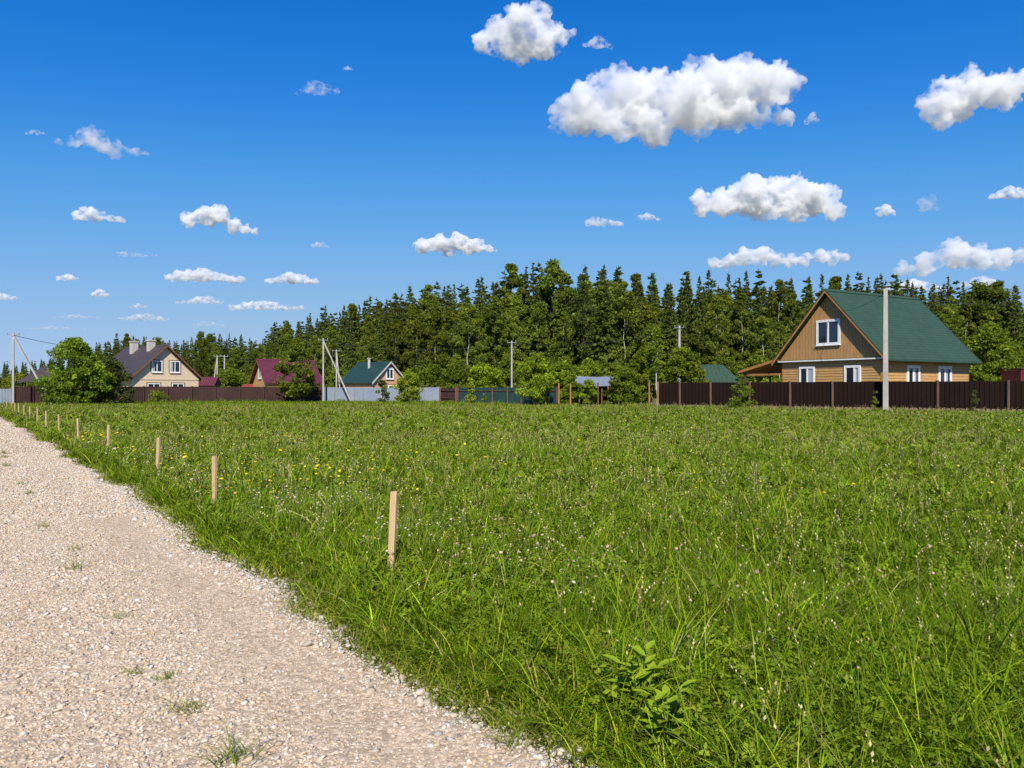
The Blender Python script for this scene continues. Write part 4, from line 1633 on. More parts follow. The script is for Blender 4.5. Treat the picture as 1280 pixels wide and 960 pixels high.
def broadleaf_tree(seed, h, width, base, clumps, leaves, leaf, pal, trunk_m, trunk_r, shape='oval', tint_spread=0.25,
                   droop=0.2, lean=0.0, sparse=1.0, stems=1, limb=0.3):
    """returns (trunk mesh, crown mesh): a trunk with limbs and a crown of leaf clumps of uneven size"""
    rg = np.random.default_rng(seed)
    pal = np.array(pal)
    # clump centres
    C, R = [], []
    tries = 0
    while len(C) < clumps and tries < clumps * 60:
        tries += 1
        t = rg.random()
        z = base + (h - base) * t
        if shape == 'oval':
            prof = math.sin(PI * min(1, 0.12 + 0.9 * t)) ** 0.65
        elif shape == 'cone':
            prof = (1 - t) ** 0.75 * min(1, 0.45 + 2.5 * t)
        elif shape == 'bush':
            prof = math.sqrt(max(0, 1 - t ** 2.2)) * min(1, 0.75 + t)
        else:
            prof = 1.0
        a = rg.uniform(0, 2 * PI)
        rr = width / 2 * prof * math.sqrt(rg.uniform(0.1, 1.0)) * rg.uniform(0.72, 1.12)
        C.append((rr * math.cos(a) + lean * z, rr * math.sin(a), z - droop * rr))
        R.append(rg.uniform(0.5, 1.25))
    C = np.array(C)
    R = np.array(R) * width * 0.115 * (45 / clumps) ** 0.33 * 1.25
    tb = MB()
    for sidx in range(stems):
        ox = 0 if stems == 1 else rg.uniform(-1, 1) * width * 0.16
        pts, rad = [], []
        for k in range(8):
            t = k / 7
            pts.append((lean * h * t + ox * (0.4 + t) + rg.normal(0, 0.008 * h) * (k > 0), rg.normal(0, 0.008 * h) * (k > 0),
                        h * 0.93 * t - (0.1 if k == 0 else 0)))
            rad.append(trunk_r * (1 - 0.88 * t) / stems ** 0.5)
        tb.tube(pts, rad, 7)
    P = np.array(pts)
    for c in C[rg.permutation(len(C))[:min(len(C), 34)]]:
        zz = max(base * 0.75, c[2] - 0.35 * abs(np.hypot(c[0] - lean * c[2], c[1])) - 0.08 * h)
        k = np.interp(zz, P[:, 2], np.arange(8))
        i = int(min(k, 6.99))
        st = P[i] + (P[i + 1] - P[i]) * (k - i)
        mid = (st + c) / 2 + np.array([0, 0, 0.05 * h * rg.uniform(-.3, .6)])
        r = trunk_r * limb * (1 - 0.7 * zz / h)
        tb.tube([st, mid, c], [r, r * .6, r * .25], 5, False)
    trunk = tb.mesh('trunk')
    n = int(leaves * sparse)
    VV, CC = [], []
    for c, r in zip(C, R):
        m = int(n * rg.uniform(0.7, 1.3))
        u = rand_unit(rg, m)
        q = c + u * (r * rg.uniform(0.25, 1.0, m) ** 0.6)[:, None] * np.array([1.15, 1.15, 0.8])
        d = rand_unit(rg, m) + u * 0.6 + np.array([0, 0, -0.25])
        d /= np.linalg.norm(d, axis=1, keepdims=True)
        s = np.cross(d, rand_unit(rg, m) * 0.7 + np.array([0, 0, 0.3]))
        s /= np.linalg.norm(s, axis=1, keepdims=True) + 1e-6
        L = leaf * np.exp(rg.normal(0, 0.3, m))
        VV.append(kite_quads(q, d, s, L, L * rg.uniform(0.5, 0.8, m)))
        ct = pal[rg.integers(0, len(pal))] * (1 + rg.uniform(-tint_spread, tint_spread))
        cc = ct * rg.uniform(0.8, 1.2, (m, 1))
        CC.append(np.repeat(cc, 4, 0))
    V = np.concatenate(VV)
    V[:, 2] = np.maximum(V[:, 2], 0.03)
    Q = np.arange(len(V)).reshape(-1, 4)
    crown = np_mesh('crown', V, Q, None, np.concatenate(CC))
    return trunk, crown


def spruce_tree(seed, h, r, pal, base=0.03, tiers=40, top_sharp=0.8, per=23, leaf=0.58, gap=0.02):
    """spruce: close tiers of drooping branches, each a spray of overlapping hanging needle tufts"""
    rg = np.random.default_rng(seed)
    tb = MB()
    tb.tube([(0, 0, -0.2), (0.03, 0, h * .35), (0, .03, h * .7), (0, 0, h * .985)], [0.014 * h, .011 * h, .006 * h, .0015 * h], 7)
    trunk = tb.mesh('trunk')
    pal = np.array(pal)
    VV, CC = [], []
    for k in range(tiers):
        t = min(max((k + rg.uniform(-.35, .35)) / tiers, 0), 0.975)
        z = h * (base + (1 - base) * t)
        rad = r * (1 - t) ** top_sharp * rg.uniform(0.8, 1.14) + 0.05
        nb = int(5 + 4 * (1 - t))
        z_tier, t_tier = z, t
        a0 = rg.uniform(0, 2 * PI)
        for j in range(nb):
            if rg.random() < gap:
                continue
            a = a0 + 2 * PI * j / nb + rg.normal(0, 0.22)
            z = min(z_tier + rg.uniform(-.9, .9) * h / tiers, h * .985)
            L = rad * rg.uniform(0.65, 1.15)
            u = np.array([math.cos(a), math.sin(a), 0])
            s_ = np.array([-math.sin(a), math.cos(a), 0])
            dr = 0.5 - 0.95 * max(0, t - .35)              # lower branches hang, top ones rise
            m = max(5, int(per * (0.35 + 0.65 * L / r)))
            q = rg.uniform(0.08, 1.0, m) ** 0.8
            side = rg.uniform(-1, 1, m) * (0.36 * L * (1.15 - q) + 0.08)
            zz = z - dr * L * q + 0.22 * L * q * q - 0.25 * np.abs(side)
            C = u * (L * q)[:, None] + s_ * side[:, None]
            C[:, 2] = zz - rg.uniform(0, .14, m) * (1 + L * .3)
            D = u * rg.uniform(.5, 1.1, m)[:, None] + s_ * (np.sign(side) * rg.uniform(0, .7, m))[:, None]
            D[:, 2] = -dr * .8 - rg.uniform(-.1, .9, m) + 0.9 * max(0, t - .5)
            D /= np.linalg.norm(D, axis=1, keepdims=True)
            S = np.cross(D, rand_unit(rg, m))
            S /= np.linalg.norm(S, axis=1, keepdims=True) + 1e-6
            ln = leaf * (0.36 + 0.64 * (1 - t) ** .7) * np.exp(rg.normal(0, .28, m))
            VV.append(kite_quads(C, D, S, ln, ln * rg.uniform(.42, .7, m)))
            colr = pal[rg.integers(0, len(pal))] * rg.uniform(0.75, 1.25)
            CC.append(np.repeat(colr * rg.uniform(.8, 1.2, (m, 1)), 4, 0))
    # leader shoot
    for sgx, sgy in ((1, 0), (0, 1)):
        e = np.array([sgx, sgy, 0]) * 0.07
        VV.append(np.array([np.array([0, 0, h * .965]) - e * 1.6, np.array([0, 0, h * .965]) + e * 1.6,
                            np.array([0, 0, h * 1.004]) + e * .2, np.array([0, 0, h * 1.004]) - e * .2]))
        CC.append(np.repeat(pal[:1], 4, 0))
    V = np.concatenate(VV)
    crown = np_mesh('crown', V, np.arange(len(V)).reshape(-1, 4), None, np.concatenate(CC))
    return trunk, crown


SPR = [(0.095, 0.125, 0.02), (0.115, 0.145, 0.022), (0.075, 0.102, 0.018)]
BIR = [(0.15, 0.188, 0.024), (0.165, 0.205, 0.024), (0.13, 0.165, 0.023), (0.19, 0.22, 0.026)]
ASP = [(0.125, 0.165, 0.022), (0.14, 0.18, 0.022), (0.108, 0.145, 0.02)]
PINE = [(0.085, 0.115, 0.024), (0.1, 0.13, 0.026)]


class Kind:
    def __init__(self, h, meshes, trunk_m, crown_m):
        self.h, self.m, self.tm, self.cm = h, meshes, trunk_m, crown_m
        meshes[0].materials.append(trunk_m)
        meshes[1].materials.append(crown_m)


PROT = {'spruce': [], 'birch': [], 'leafy': [], 'pine': []}
for k in range(6):
    h = 18 + k * 0.7
    PROT['spruce'].append(Kind(h, spruce_tree(300 + k, h, 3.0 + .16 * k, SPR, tiers=50 + k, top_sharp=0.8 + .05 * k), M['bark'], M['needle']))
for k in range(5):
    PROT['birch'].append(Kind(18, broadleaf_tree(330 + k, 18, 5.4 + .35 * k, 2.4 + 1.3 * (k % 3), 90, 150, 0.27, BIR, M['birch_bark'],
                                                 0.115, 'oval', droop=.3, limb=.14), M['birch_bark'], M['leaf']))
for k in range(5):
    PROT['leafy'].append(Kind(16, broadleaf_tree(350 + k, 16, 6.2 + .4 * k, 0.5, 96, 165, 0.29, ASP, M['bark'], 0.15, 'oval',
                                                 droop=.15), M['bark'], M['leaf']))
for k in range(2):
    PROT['pine'].append(Kind(19, broadleaf_tree(370 + k, 19, 5.0, 7.5, 46, 90, 0.3, PINE, M['bark'], 0.2, 'oval', droop=-.05),
                             M['bark'], M['needle']))

TL = [(-80, 455), (0, 452), (30, 452), (60, 446), (100, 441), (130, 421), (150, 418), (165, 416), (190, 422), (215, 426),
      (240, 419), (300, 417), (325, 423), (345, 399), (380, 399), (400, 386), (440, 379), (475, 369), (500, 361), (540, 353),
      (580, 351), (610, 344), (640, 333), (700, 331), (760, 326), (785, 329), (805, 345), (850, 345), (920, 339), (1000, 345),
      (1100, 345), (1190, 350), (1230, 355), (1290, 360), (1370, 362)]
ED = [(-80, 400), (0, 370), (60, 320), (130, 258), (165, 240), (300, 212), (345, 188), (400, 170), (475, 150), (560, 133),
      (640, 123), (760, 117), (850, 119), (1000, 125), (1150, 132), (1290, 138), (1370, 140)]
TLX, TLY = np.array([p[0] for p in TL]), np.array([p[1] for p in TL])
EDX, EDY = np.array([p[0] for p in ED]), np.array([p[1] for p in ED])

LAND = [(-200, 60, 'beyond the pole at the far left edge'), (60, 135, 'above the big bush at the left'),
        (135, 215, 'behind the roof of the beige house'), (215, 262, 'right behind the beige gable'),
        (262, 318, 'behind the distant pair of poles'), (318, 400, 'behind the maroon cottage'),
        (400, 432, 'behind the braced middle pole'), (432, 505, 'behind the brick cottage'),
        (505, 560, 'right of the brick cottage'), (560, 610, 'behind the left half of the green fence'),
        (610, 660, 'behind the pole at the green fence'), (660, 715, 'behind the bright round young tree'),
        (715, 785, 'behind the metal shelter'), (785, 830, 'right of the metal shelter'),
        (830, 880, 'behind the pole in the round bush'), (880, 930, 'behind the green-roofed shed'),
        (930, 985, 'behind the porch of the wooden house'), (985, 1060, 'behind the gable of the wooden house'),
        (1060, 1150, 'behind the green roof of the wooden house'), (1150, 1225, 'right of the green roof'),
        (1225, 1500, 'above the dark red container')]


def land(px):
    for a, b, t in LAND:
        if a <= px < b:
            return t
    return LAND[-1][2]


KIND_WORDS = {'spruce': ('dark pointed spruce', 'spruce_tree', 'spruces of the forest'),
              'birch': ('white-trunked birch', 'birch_tree', 'birches of the forest'),
              'leafy': ('rounded leafy tree', 'leafy_tree', 'leafy trees of the forest'),
              'pine': ('high-crowned pine', 'pine_tree', 'pines of the forest')}


def place_tree(kind, px, d, h, row, rg):
    K = PROT[kind][rg.integers(0, len(PROT[kind]))]
    word, nm, grp = KIND_WORDS[kind]
    root = empty(nm, (wx(px, d), d, 0), rg.uniform(0, 2 * PI))
    s = h / K.h
    root.scale = (s * rg.uniform(.9, 1.12), s * rg.uniform(.9, 1.12), s)
    where = ('at the forest edge' if row == 0 else 'in the second forest row' if row == 1 else 'in the third forest row' if row == 2 else 'deep in the forest')
    tag(root, f'{word} {where} {land(px)}', 'tree', grp)
    for nm2, me in (('trunk', K.m[0]), ('crown', K.m[1])):
        o = bpy.data.objects.new(nm2, me)
        COL.objects.link(o)
        o.parent = root


def build_forest():
    rg = np.random.default_rng(77)
    wood = []
    for row in range(7):
        px = -75.0 if row < 5 else -60.0
        while px < 1365:
            d = float(np.interp(px, EDX, EDY)) + row * 5.5 + rg.uniform(-2, 2)
            top = float(np.interp(px, TLX, TLY))
            full = (HOR - top) * d / F + CAMH
            if row == 0:
                kind = rg.choice(['birch', 'leafy', 'spruce', 'pine'], p=[.56, .2, .21, .03])
                h = full * (rg.uniform(0.6, 0.88) if kind != 'spruce' else rg.uniform(.7, .98))
            elif row == 1:
                kind = rg.choice(['birch', 'leafy', 'spruce', 'pine'], p=[.3, .1, .57, .03])
                h = full * (rg.uniform(0.7, 0.9) if kind != 'spruce' else rg.uniform(.84, 1.02))
            else:
                kind = rg.choice(['birch', 'leafy', 'spruce'], p=[.06, .06, .88])
                h = full * rg.uniform(0.88, 1.04)
            if px < 330 and kind in ('birch', 'pine') and rg.random() < .6:
                kind = 'spruce'
            step = (3.5 if row < 2 else 3.0) * F / d * rg.uniform(0.75, 1.3)
            step = max(step, 11.5)
            if row < 4 and px > -75:
                place_tree(str(kind), px, d, h, row, rg)
            else:
                wood.append((px, d, h * rg.uniform(.9, 1.02)))
            px += step
    # what stands deeper in the wood reads as one mass
    VV, CC, nv = [], [], 0
    lo = [spruce_tree(400 + k, 18, 2.6, SPR, tiers=26, per=8, leaf=1.1)[1] for k in range(3)]
    arr = []
    for me in lo:
        v = np.zeros(len(me.vertices) * 3, np.float32)
        me.vertices.foreach_get('co', v)
        c = np.zeros(len(me.vertices) * 4, np.float32)
        me.attributes['tint'].data.foreach_get('color', c)
        arr.append((v.reshape(-1, 3), c.reshape(-1, 4)[:, :3]))
        bpy.data.meshes.remove(me)
    for px, d, h in wood:
        v, c = arr[rg.integers(0, 3)]
        a = rg.uniform(0, 2 * PI)
        s = h / 18
        x = (v[:, 0] * math.cos(a) - v[:, 1] * math.sin(a)) * s * 1.25 + wx(px, d)
        y = (v[:, 0] * math.sin(a) + v[:, 1] * math.cos(a)) * s * 1.25 + d
        VV.append(np.stack([x, y, v[:, 2] * s], -1))
        CC.append(c * rg.uniform(.8, 1.2))
    V = np.concatenate(VV)
    me = np_mesh('wood', V, np.arange(len(V)).reshape(-1, 4), None, np.concatenate(CC))
    tag(link_mesh('wood', me, M['needle']), 'dark mass of spruce wood filling the depth behind the forest edge', 'wood',
        kind='stuff')


build_forest()

# ------------------------------------------------------------------ garden trees and shrubs
BRIGHT = [(0.2, 0.255, 0.016), (0.23, 0.285, 0.018), (0.165, 0.22, 0.016)]
MID = [(0.155, 0.205, 0.018), (0.175, 0.225, 0.019), (0.13, 0.175, 0.017)]
GREEN = [(0.135, 0.195, 0.016), (0.16, 0.22, 0.017), (0.11, 0.165, 0.015)]
DULL = [(0.095, 0.12, 0.03), (0.115, 0.14, 0.034), (0.08, 0.104, 0.028)]
YEL = [(0.22, 0.255, 0.018), (0.25, 0.28, 0.022), (0.185, 0.23, 0.016)]


def plant(name, cat, label, px, d, top_py, px_w, pal, seed, shape='bush', base=0.25, clumps=46, leaves=70, leaf=0.14, trunk_r=None,
          group=None, stems=1, droop=0.1, lean=0.0, bark='bark', h=None):
    h = h or wz(top_py, d)
    w = px_w * d / F
    root = empty(name, (wx(px, d), d, 0), random.uniform(0, 6))
    tag(root, label, cat, group)
    tr, cr = broadleaf_tree(seed, h, w, base, int(clumps * 1.35), int(leaves * 1.5), leaf * 1.08, pal, None, trunk_r or 0.022 * h, shape, droop=droop, lean=lean,
                            stems=stems)
    link_mesh('trunk', tr, M[bark], root)
    link_mesh('crown', cr, M['leaf'], root)
    return root


SG = 'shrubs and young trees by the fences'
plant('leafy_tree', 'tree', 'big bright green bushy tree in front of the fence, left', 92, 69.5, 427, 84, GREEN, 501, 'bush', 0.3, 130,
      90, 0.17, 0.14, SG)
plant('leafy_tree', 'tree', 'dull green bushy tree right of the big bright one, left', 138, 71.5, 450, 56, DULL, 502, 'bush', 0.3, 60,
      85, 0.15, 0.09, SG)
plant('shrub', 'shrub', 'low shrub in front of the brown fence below the beige house', 198, 78, 490, 26, MID, 503, 'bush', 0.08, 16, 50, 0.12,
      group=SG)
plant('slender_tree', 'tree', 'slender loose tree in front of the maroon cottage', 371, 83, 426, 50, MID, 504, 'oval', 1.0, 64, 66, 0.19, 0.09,
      SG)
plant('shrub', 'shrub', 'small pointed dull shrub at the grey-blue fence', 478, 82, 473, 20, DULL, 505, 'cone', 0.1, 20, 45, 0.14, group=SG)
plant('shrub', 'shrub', 'bright yellow-green shrub at the right end of the grey-blue fence', 510, 81, 463, 36, YEL, 506, 'oval', 0.3, 44, 70, 0.15,
      group=SG)
for i, (px, d, top, w, pal, lab) in enumerate((
        (540, 90, 458, 54, MID, 'round green shrub behind the red-brown gate'),
        (572, 88, 455, 58, MID, 'broad green shrub behind the left end of the green fence'),
        (605, 86, 456, 52, BRIGHT, 'round bright shrub behind the middle of the green fence'),
        (636, 90, 452, 54, MID, 'green shrub at the foot of the pole behind the green fence'),
        (703, 76, 455, 46, MID, 'green shrub behind the corner of the green fence'),
        (733, 80, 452, 50, BRIGHT, 'bright shrub rising behind the metal shelter'))):
    plant('shrub', 'shrub', lab, px, d, top, w, pal, 520 + i, 'bush', 0.1, 60, 90, 0.2, group=SG)
plant('young_tree', 'tree', 'bright round young tree in front of the green fence', 669, 66.5, 443, 48, BRIGHT, 541, 'oval', 0.55, 60, 80, 0.16,
      0.07, SG)
plant('shrub', 'shrub', 'thin yellowish sapling left of the middle of the green fence', 589, 74, 479, 16, YEL, 542, 'cone', 0.1, 16, 34, 0.12, group=SG)
plant('shrub', 'shrub', 'tiny sapling in front of the middle post of the green fence', 606, 72, 487, 8, YEL, 543, 'cone', 0.05, 8, 26, 0.1, group=SG)
plant('shrub', 'shrub', 'leafy shrub behind the two orange corner posts', 716, 68.5, 470, 26, MID, 544, 'bush', 0.1, 30, 60, 0.14, group=SG)
plant('shrub', 'shrub', 'low leafy shrub under the left side of the metal shelter', 735, 63.5, 477, 26, BRIGHT, 551, 'bush', 0.1, 18, 50, 0.12, group=SG)
plant('shrub', 'shrub', 'dense leafy shrub right of the metal shelter', 779, 64, 459, 48, MID, 545, 'bush', 0.1, 56, 75, 0.14, group=SG)
plant('young_tree', 'tree', 'tall bright young tree left of the end of the brown sheet fence', 803, 69, 437, 42, BRIGHT, 546, 'oval', 0.4, 60, 75, 0.16,
      0.08, SG)
plant('young_tree', 'tree', 'round bright bush behind the left end of the brown sheet fence', 856, 69, 437, 60, BRIGHT, 547, 'bush', 0.3, 80, 80, 0.16,
      0.1, SG)
plant('shrub', 'shrub', 'small leafy shrub standing before the brown sheet fence', 926, 55.5, 475, 36, MID, 548, 'bush', 0.05, 30, 46, 0.1, group=SG)
plant('leafy_tree', 'tree', 'large bright green tree right of the wooden house', 1238, 82, 408, 78, MID, 549, 'oval', 0.6, 110, 100, 0.2, 0.16, SG)
plant('leafy_tree', 'tree', 'green tree behind the dark red container at the right edge', 1288, 88, 415, 60, MID, 550, 'oval', 0.6, 70, 90, 0.2, 0.15, SG)
plant('shrub', 'shrub', 'thin sapling at the brown sheet fence left of the tall plain pole', 1094, 48.5, 490, 10, YEL, 552, 'cone', 0.05, 10, 30, 0.08,
      group=SG)
plant('shrub', 'shrub', 'thin dry sapling at the brown sheet fence near the right edge', 1219, 47, 486, 12, DULL, 553, 'cone', 0.05, 10, 22, 0.08,
      group=SG)
plant('birch_tree', 'tree', 'slim birch with spotted white trunk behind the orange end post', 820.5, 66.5, 412, 22, MID, 554, 'cone', 3.2, 26, 40, 0.16,
      0.07, SG, bark='birch_bark')
plant('shrub', 'shrub', 'yellow-green bushes beyond the fence at the left picture edge', 22, 96, 468, 34, YEL, 555, 'bush', 0.1, 40, 60, 0.2, group=SG)
for i, (px, d, top, w, lab) in enumerate((
        (290, 120, 462, 50, 'broad green bush below the distant pair of poles'), (318, 122, 470, 40, 'green bush left of the maroon cottage'),
        (425, 114, 462, 40, 'green bush left of the brick cottage'), (455, 120, 455, 50, 'green bush behind the brick cottage roof'),
        (520, 112, 458, 44, 'green bush at the forest edge right of the brick cottage'), (660, 104, 452, 50, 'green bush at the forest foot behind the bright round tree'),
        (700, 104, 446, 60, 'broad green bush at the forest foot behind the corner posts'), (760, 100, 450, 56, 'broad green bush at the forest foot behind the metal shelter'),
        (905, 108, 448, 60, 'green bush at the forest foot behind the green-roofed shed'), (945, 104, 446, 50, 'green bush at the forest foot left of the porch'))):
    plant('shrub', 'shrub', lab, px, d, top, w, MID, 570 + i, 'bush', 0.1, 44, 70, 0.24, group=SG)


def fence_weeds():
    """ragged weeds at the foot of the fences"""
    rg = np.random.default_rng(61)
    n = 5200
    x = rg.uniform(-46, 34, n)
    y = fence_y(x) - rg.uniform(0.1, 0.7, n)
    k = (0.5 + 0.5 * fnoise(x / 1.2, y * 0, 71)) ** 2
    h = (0.14 + 0.5 * k) * rg.uniform(.6, 1.4, n)
    V, Q, C = blades(x, y, h, np.full(n, 0.04), np.abs(rg.normal(.3, .2, n)), 2, grass_colour(x, y, rg, .05) * 1.05, rg)
    me = np_mesh('fence_weeds', V, Q, None, C)
    tag(link_mesh('fence_weeds', me, M['grass']), 'ragged taller weeds along the foot of the fences', 'weeds', kind='stuff')


fence_weeds()

# ------------------------------------------------------------------ clouds
def cloud_material(name, density, hgt, seed, tear=0.0):
    """vapour that thins out irregularly, so that the edges tear and the inside billows"""
    m, nt, out = new_mat(name)
    tc = N(nt, 'ShaderNodeTexCoord')
    mp = N(nt, 'ShaderNodeMapping')
    mp.inputs['Scale'].default_value = (1 / hgt, 1 / hgt, 1.15 / hgt)
    mp.inputs['Location'].default_value = (seed * 3.7, seed * 1.3, 0)
    nt.links.new(tc.outputs['Object'], mp.inputs[0])
    no = N(nt, 'ShaderNodeTexNoise', Scale=3.6 if tear < .02 else 2.0, Detail=5.0 if tear < .02 else 3.0, Roughness=0.58)
    nt.links.new(mp.outputs[0], no.inputs['Vector'])
    mr = N(nt, 'ShaderNodeMapRange')
    mr.inputs['From Min'].default_value = 0.36 + tear
    mr.inputs['From Max'].default_value = 0.66 + tear * .6
    mr.inputs['To Min'].default_value = 0.0
    mr.inputs['To Max'].default_value = density * 2.2
    nt.links.new(no.outputs[0], mr.inputs['Value'])
    v = N(nt, 'ShaderNodeVolumePrincipled', Anisotropy=0.1)
    v.inputs['Color'].default_value = (0.985, 0.988, 0.995, 1)
    nt.links.new(mr.outputs[0], v.inputs['Density'])
    nt.links.new(v.outputs[0], out.inputs['Volume'])
    return m


TEX = {}


def ctex(size):
    t = bpy.data.textures.new('billow', 'CLOUDS')
    t.noise_scale = size
    t.noise_depth = 3
    t.intensity = 0.95
    t.contrast = 1.6
    return t


def make_cloud(label, base_py, blobs, opt=1.0, dist=None, seed=0, puff=1.0, thin=0.8, ragged=1.0):
    """cumulus as a solid of heaped puffs: blobs are (px, py, radius px), base_py the row of its flat base"""
    rg = np.random.default_rng(900 + seed)
    d = dist or 1000.0 * F / max(HOR - base_py, 60)
    k = d / F                                             # metres per pixel
    cx = np.mean([b[0] for b in blobs])
    cyy = np.mean([b[1] for b in blobs])
    org = Vector((wx(cx, d), d, wz(cyy, d)))
    spheres = []
    for bx, by, br in blobs:
        c = np.array([(bx - cx) * k, rg.uniform(-.35, .35) * br * k, (cyy - by) * k])
        R = br * k
        spheres.append((c, R * .88))
        for j in range(int(11 * puff)):
            u = rand_unit(rg, 1)[0]
            u[2] = abs(u[2]) * .9 - .12
            c2 = c + u * R * rg.uniform(.55, .85)
            r2 = R * rg.uniform(.25, .46)
            spheres.append((c2, r2))
            for q in range(3):
                u2 = rand_unit(rg, 1)[0]
                u2[2] = abs(u2[2]) * .8 - .1
                spheres.append((c2 + u2 * r2 * .8, r2 * rg.uniform(.3, .5)))
    iv, it = ico()
    # finer spheres by one subdivision
    ed, vs, fs = {}, [tuple(v) for v in iv], []
    for a, b, c in it:
        mids = []
        for p, q in ((a, b), (b, c), (c, a)):
            key = (min(p, q), max(p, q))
            if key not in ed:
                v = (np.array(vs[p]) + np.array(vs[q]))
                v /= np.linalg.norm(v)
                ed[key] = len(vs)
                vs.append(tuple(v))
            mids.append(ed[key])
        fs += [(a, mids[0], mids[2]), (b, mids[1], mids[0]), (c, mids[2], mids[1]), tuple(mids)]
    sv, sf = np.array(vs), np.array(fs)
    V = np.concatenate([sv * r * np.array([1.05, thin, 1]) + c for c, r in spheres])
    T = np.concatenate([sf + i * len(sv) for i in range(len(spheres))])
    zb = (cyy - base_py) * k                              # flatten everything below the base
    size = (V.max(0) - V.min(0)).max()
    low = V[:, 2] < zb
    V[low, 2] = zb + (V[low, 2] - zb) * 0.22
    hgt = V[:, 2].max() - V[:, 2].min()
    me0 = np_mesh('cloud_raw', V / hgt, None, T)
    tmp = bpy.data.objects.new('cloud_raw', me0)
    COL.objects.link(tmp)
    vox = max(size / 230, 1.0 * k) / hgt
    rm = tmp.modifiers.new('r', 'REMESH')
    rm.mode = 'VOXEL'
    rm.voxel_size = vox
    for sc, st in ((.5, .2), (.22, .16), (.1, .12), (.05, .075)):
        if sc < vox * 1.5:
            continue
        dm = tmp.modifiers.new('d', 'DISPLACE')
        dm.texture = ctex(sc)
        dm.texture_coords = 'LOCAL'
        dm.strength = st * ragged
        dm.mid_level = .5
    r2 = tmp.modifiers.new('r2', 'REMESH')
    r2.mode = 'VOXEL'
    r2.voxel_size = vox
    dg = bpy.context.evaluated_depsgraph_get()
    me = bpy.data.meshes.new_from_object(tmp.evaluated_get(dg))
    bpy.data.objects.remove(tmp)
    bpy.data.meshes.remove(me0)
    me.name = 'cloud'
    co = np.zeros(len(me.vertices) * 3, np.float32)
    me.vertices.foreach_get('co', co)
    co = co.reshape(-1, 3) * hgt
    lowv = co[:, 2] < zb
    co[lowv, 2] = zb + (co[lowv, 2] - zb) * .25
    me.vertices.foreach_set('co', co.ravel())
    me.update()
    opt = opt * 1.35 if opt >= .9 else opt * (.45 + .5 * opt)
    dens = opt * 3.2 / (hgt * 0.5)
    o = link_mesh('cloud', me, cloud_material('cloud_vapour', dens, hgt, seed, max(0, .85 - opt) * .16))
    o.location = org
    tag(o, label, 'cloud', 'fair weather clouds')
    return o


def auto_blobs(x0, x1, y0, y1, seed, n=None, peak=0.5):
    """puff layout for a small cloud that fills a picture rectangle with a higher middle"""
    rg = np.random.default_rng(seed)
    w, h = x1 - x0, y1 - y0
    n = n or max(4, int(w / h * 2.2))
    n = max(n, int(w / h * 2.0))
    out = []
    for i in range(n):
        t = (i + .5) / n
        prof = 0.45 + 0.55 * math.exp(-((t - peak) / .28) ** 2)
        top = h * prof * rg.uniform(.75, 1.0)
        r = max(min(top * .5, h * .5), h * .3)
        out.append((x0 + w * (0.04 + .92 * t), y1 - top + r, r * 1.02))
        if top > r * 1.5:
            out.append((x0 + w * (0.04 + .92 * t), y1 - r * .6, r * .8))
    return out


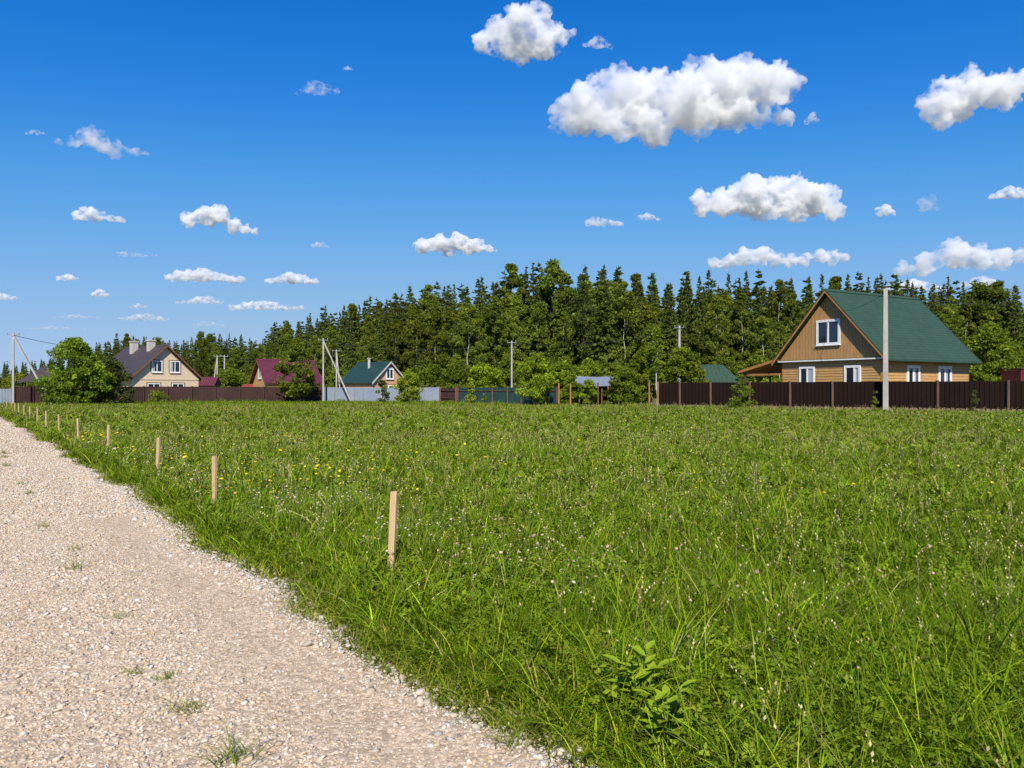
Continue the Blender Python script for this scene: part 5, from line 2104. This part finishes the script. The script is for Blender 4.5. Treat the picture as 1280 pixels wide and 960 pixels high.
def build_clouds():
    A = [(722, 147, 33), (757, 140, 40), (800, 128, 46), (845, 132, 42), (880, 112, 44), (925, 105, 42), (960, 112, 34), (975, 108, 24),
         (820, 160, 30), (775, 160, 26), (860, 150, 28), (915, 140, 28), (945, 150, 18), (978, 148, 12), (705, 145, 18)]
    make_cloud('largest cloud, long white heap with grey base, right of centre', 182, A, 1.0, seed=1)
    B = [(605, 56, 18), (630, 45, 26), (655, 32, 26), (672, 22, 20), (680, 50, 26), (700, 45, 16), (650, 58, 22), (715, 42, 9)]
    make_cloud('white wedge-shaped cloud at the top edge of the picture', 78, B, .9, seed=2)
    make_cloud('small torn wisp right of the wedge-shaped top cloud', 60, auto_blobs(728, 768, 42, 60, 3, 5), .45, seed=3)
    C = [(1168, 138, 24), (1192, 127, 32), (1215, 116, 29), (1240, 116, 26), (1265, 108, 22), (1290, 102, 22), (1180, 150, 16), (1320, 108, 20)]
    make_cloud('white cloud cut by the right picture edge, high up', 165, C, .9, seed=4)
    D = [(880, 255, 18), (905, 258, 20), (935, 250, 28), (965, 242, 28), (995, 244, 28), (1020, 250, 25), (1045, 264, 16), (960, 265, 18),
         (1000, 266, 18)]
    make_cloud('white heaped cloud above the wooden house', 280, D, 1.0, seed=5)
    E = [(912, 327, 12), (930, 322, 14), (950, 322, 14), (970, 326, 12), (990, 326, 11), (1005, 325, 11), (1025, 320, 11), (1042, 321, 11), (1055, 322, 8)]
    make_cloud('flat white cloud bank low over the forest left of the wooden house', 338, E + [(893, 330, 9)], .85, seed=6)
    Fb = [(1130, 337, 13), (1160, 330, 18), (1190, 320, 22), (1220, 322, 20), (1250, 326, 18), (1280, 322, 16), (1310, 326, 16)]
    make_cloud('white cloud bank low over the green roof at the right edge', 345, Fb, .8, seed=7)
    make_cloud('cloud heap peeping over the trees behind the tall plain pole', 364, auto_blobs(1100, 1190, 346, 364, 8, 6), .7, seed=8)
    make_cloud('cloud heap peeping over the trees at the right edge', 360, auto_blobs(1198, 1256, 341, 360, 9, 5), .7, seed=9)
    H = [(528, 308, 12), (550, 306, 13), (575, 303, 14), (595, 308, 12), (612, 312, 8), (560, 313, 9), (588, 314, 8)]
    make_cloud('flat-based white cloud above the middle of the forest', 320, H, .9, seed=10)
    I = [(238, 275, 12), (258, 272, 15), (276, 270, 15), (290, 283, 10), (306, 288, 9), (318, 290, 6)]
    make_cloud('bright white cloud with a step on its right, above the beige house', 294, I, .9, seed=11)
    J = [(92, 178, 9), (112, 172, 15), (130, 180, 17), (148, 188, 13), (166, 190, 9), (182, 192, 6), (75, 178, 6)]
    make_cloud('slanting ragged cloud high on the left', 200, J, .6, seed=12)
    make_cloud('faint wisp left of the slanting ragged cloud', 169, auto_blobs(30, 58, 160, 169, 13, 4), .35, seed=13)
    make_cloud('small white cloud on the left below the ragged one', 277, auto_blobs(88, 157, 254, 277, 14, 6, .3), .75, seed=14)
    make_cloud('long low white cloud above the right end of the beige house', 353, auto_blobs(203, 311, 329, 353, 15, 8, .4), .85, seed=15)
    make_cloud('low white cloud right of the long low one', 355, auto_blobs(327, 402, 336, 355, 16, 6, .5), .8, seed=16)
    make_cloud('flat cloud strip low over the forest left of centre', 388, auto_blobs(282, 385, 371, 388, 17, 9, .4), .7, seed=17)
    make_cloud('short cloud strip left of the low flat strip', 380, auto_blobs(217, 282, 367, 380, 18, 7, .6), .6, seed=18)
    make_cloud('lowest cloud strip above the beige house', 401, auto_blobs(142, 216, 389, 401, 19, 8, .5), .55, seed=19)
    make_cloud('small cloud puff above the lowest strip', 386, auto_blobs(160, 187, 375, 386, 20, 4), .5, seed=20)
    make_cloud('tiny cloud puff at mid height on the far left', 351, auto_blobs(70, 100, 339, 351, 21, 4), .7, seed=21)
    make_cloud('tiny cloud puff right of and below the far left one', 371, auto_blobs(113, 136, 357, 371, 22, 3), .7, seed=22)
    make_cloud('cloud puff cut by the left picture edge', 376, auto_blobs(-16, 22, 361, 376, 23, 4), .7, seed=23)
    make_cloud('torn grey-white wisp high left of centre', 119, auto_blobs(369, 426, 97, 119, 24, 6, .5), .4, seed=24)
    make_cloud('tiny faint wisp above the torn one left of centre', 88, auto_blobs(426, 442, 78, 89, 25, 3), .3, seed=25)
    make_cloud('small cloud above the forest, left one of two neighbours', 284, auto_blobs(729, 780, 265, 284, 26, 5, .35), .6, seed=26)
    make_cloud('small cloud above the forest, right one of two neighbours', 276, auto_blobs(796, 828, 262, 276, 27, 4, .4), .6, seed=27)
    make_cloud('small cloud puff right of the heaped cloud over the wooden house', 271, auto_blobs(1093, 1121, 252, 271, 28, 3, .4), .7, seed=28)
    make_cloud('small white cloud at the right edge at mid height', 249, auto_blobs(1232, 1300, 229, 249, 29, 6, .5), .75, seed=29)
    make_cloud('faint pinkish wisp left above the long low cloud', 321, auto_blobs(144, 200, 311, 321, 30, 6, .2), .35, seed=30)
    make_cloud('small faint cloud puff alone in the middle left of the sky', 310, auto_blobs(387, 414, 299, 310, 31, 4), .45, seed=31)
    make_cloud('small faint wisp right of the largest cloud', 155, auto_blobs(1005, 1026, 139, 155, 32, 3), .4, seed=32)
    make_cloud('faint low cloud strip over the forest on the far left', 409, auto_blobs(238, 283, 399, 408, 33, 6), .4, seed=33)
    make_cloud('thin faint streak low over the far left pole', 398, auto_blobs(62, 128, 392, 398, 35, 8), .4, seed=35)
    make_cloud('thin faint streak lowest of all, above the big bush at the left', 412, auto_blobs(24, 112, 406, 412, 36, 9), .35, seed=36)
    make_cloud('faint puff left of the cloud cut by the right edge at mid height', 264, auto_blobs(1147, 1174, 240, 264, 34, 3), .3, seed=34)


build_clouds()
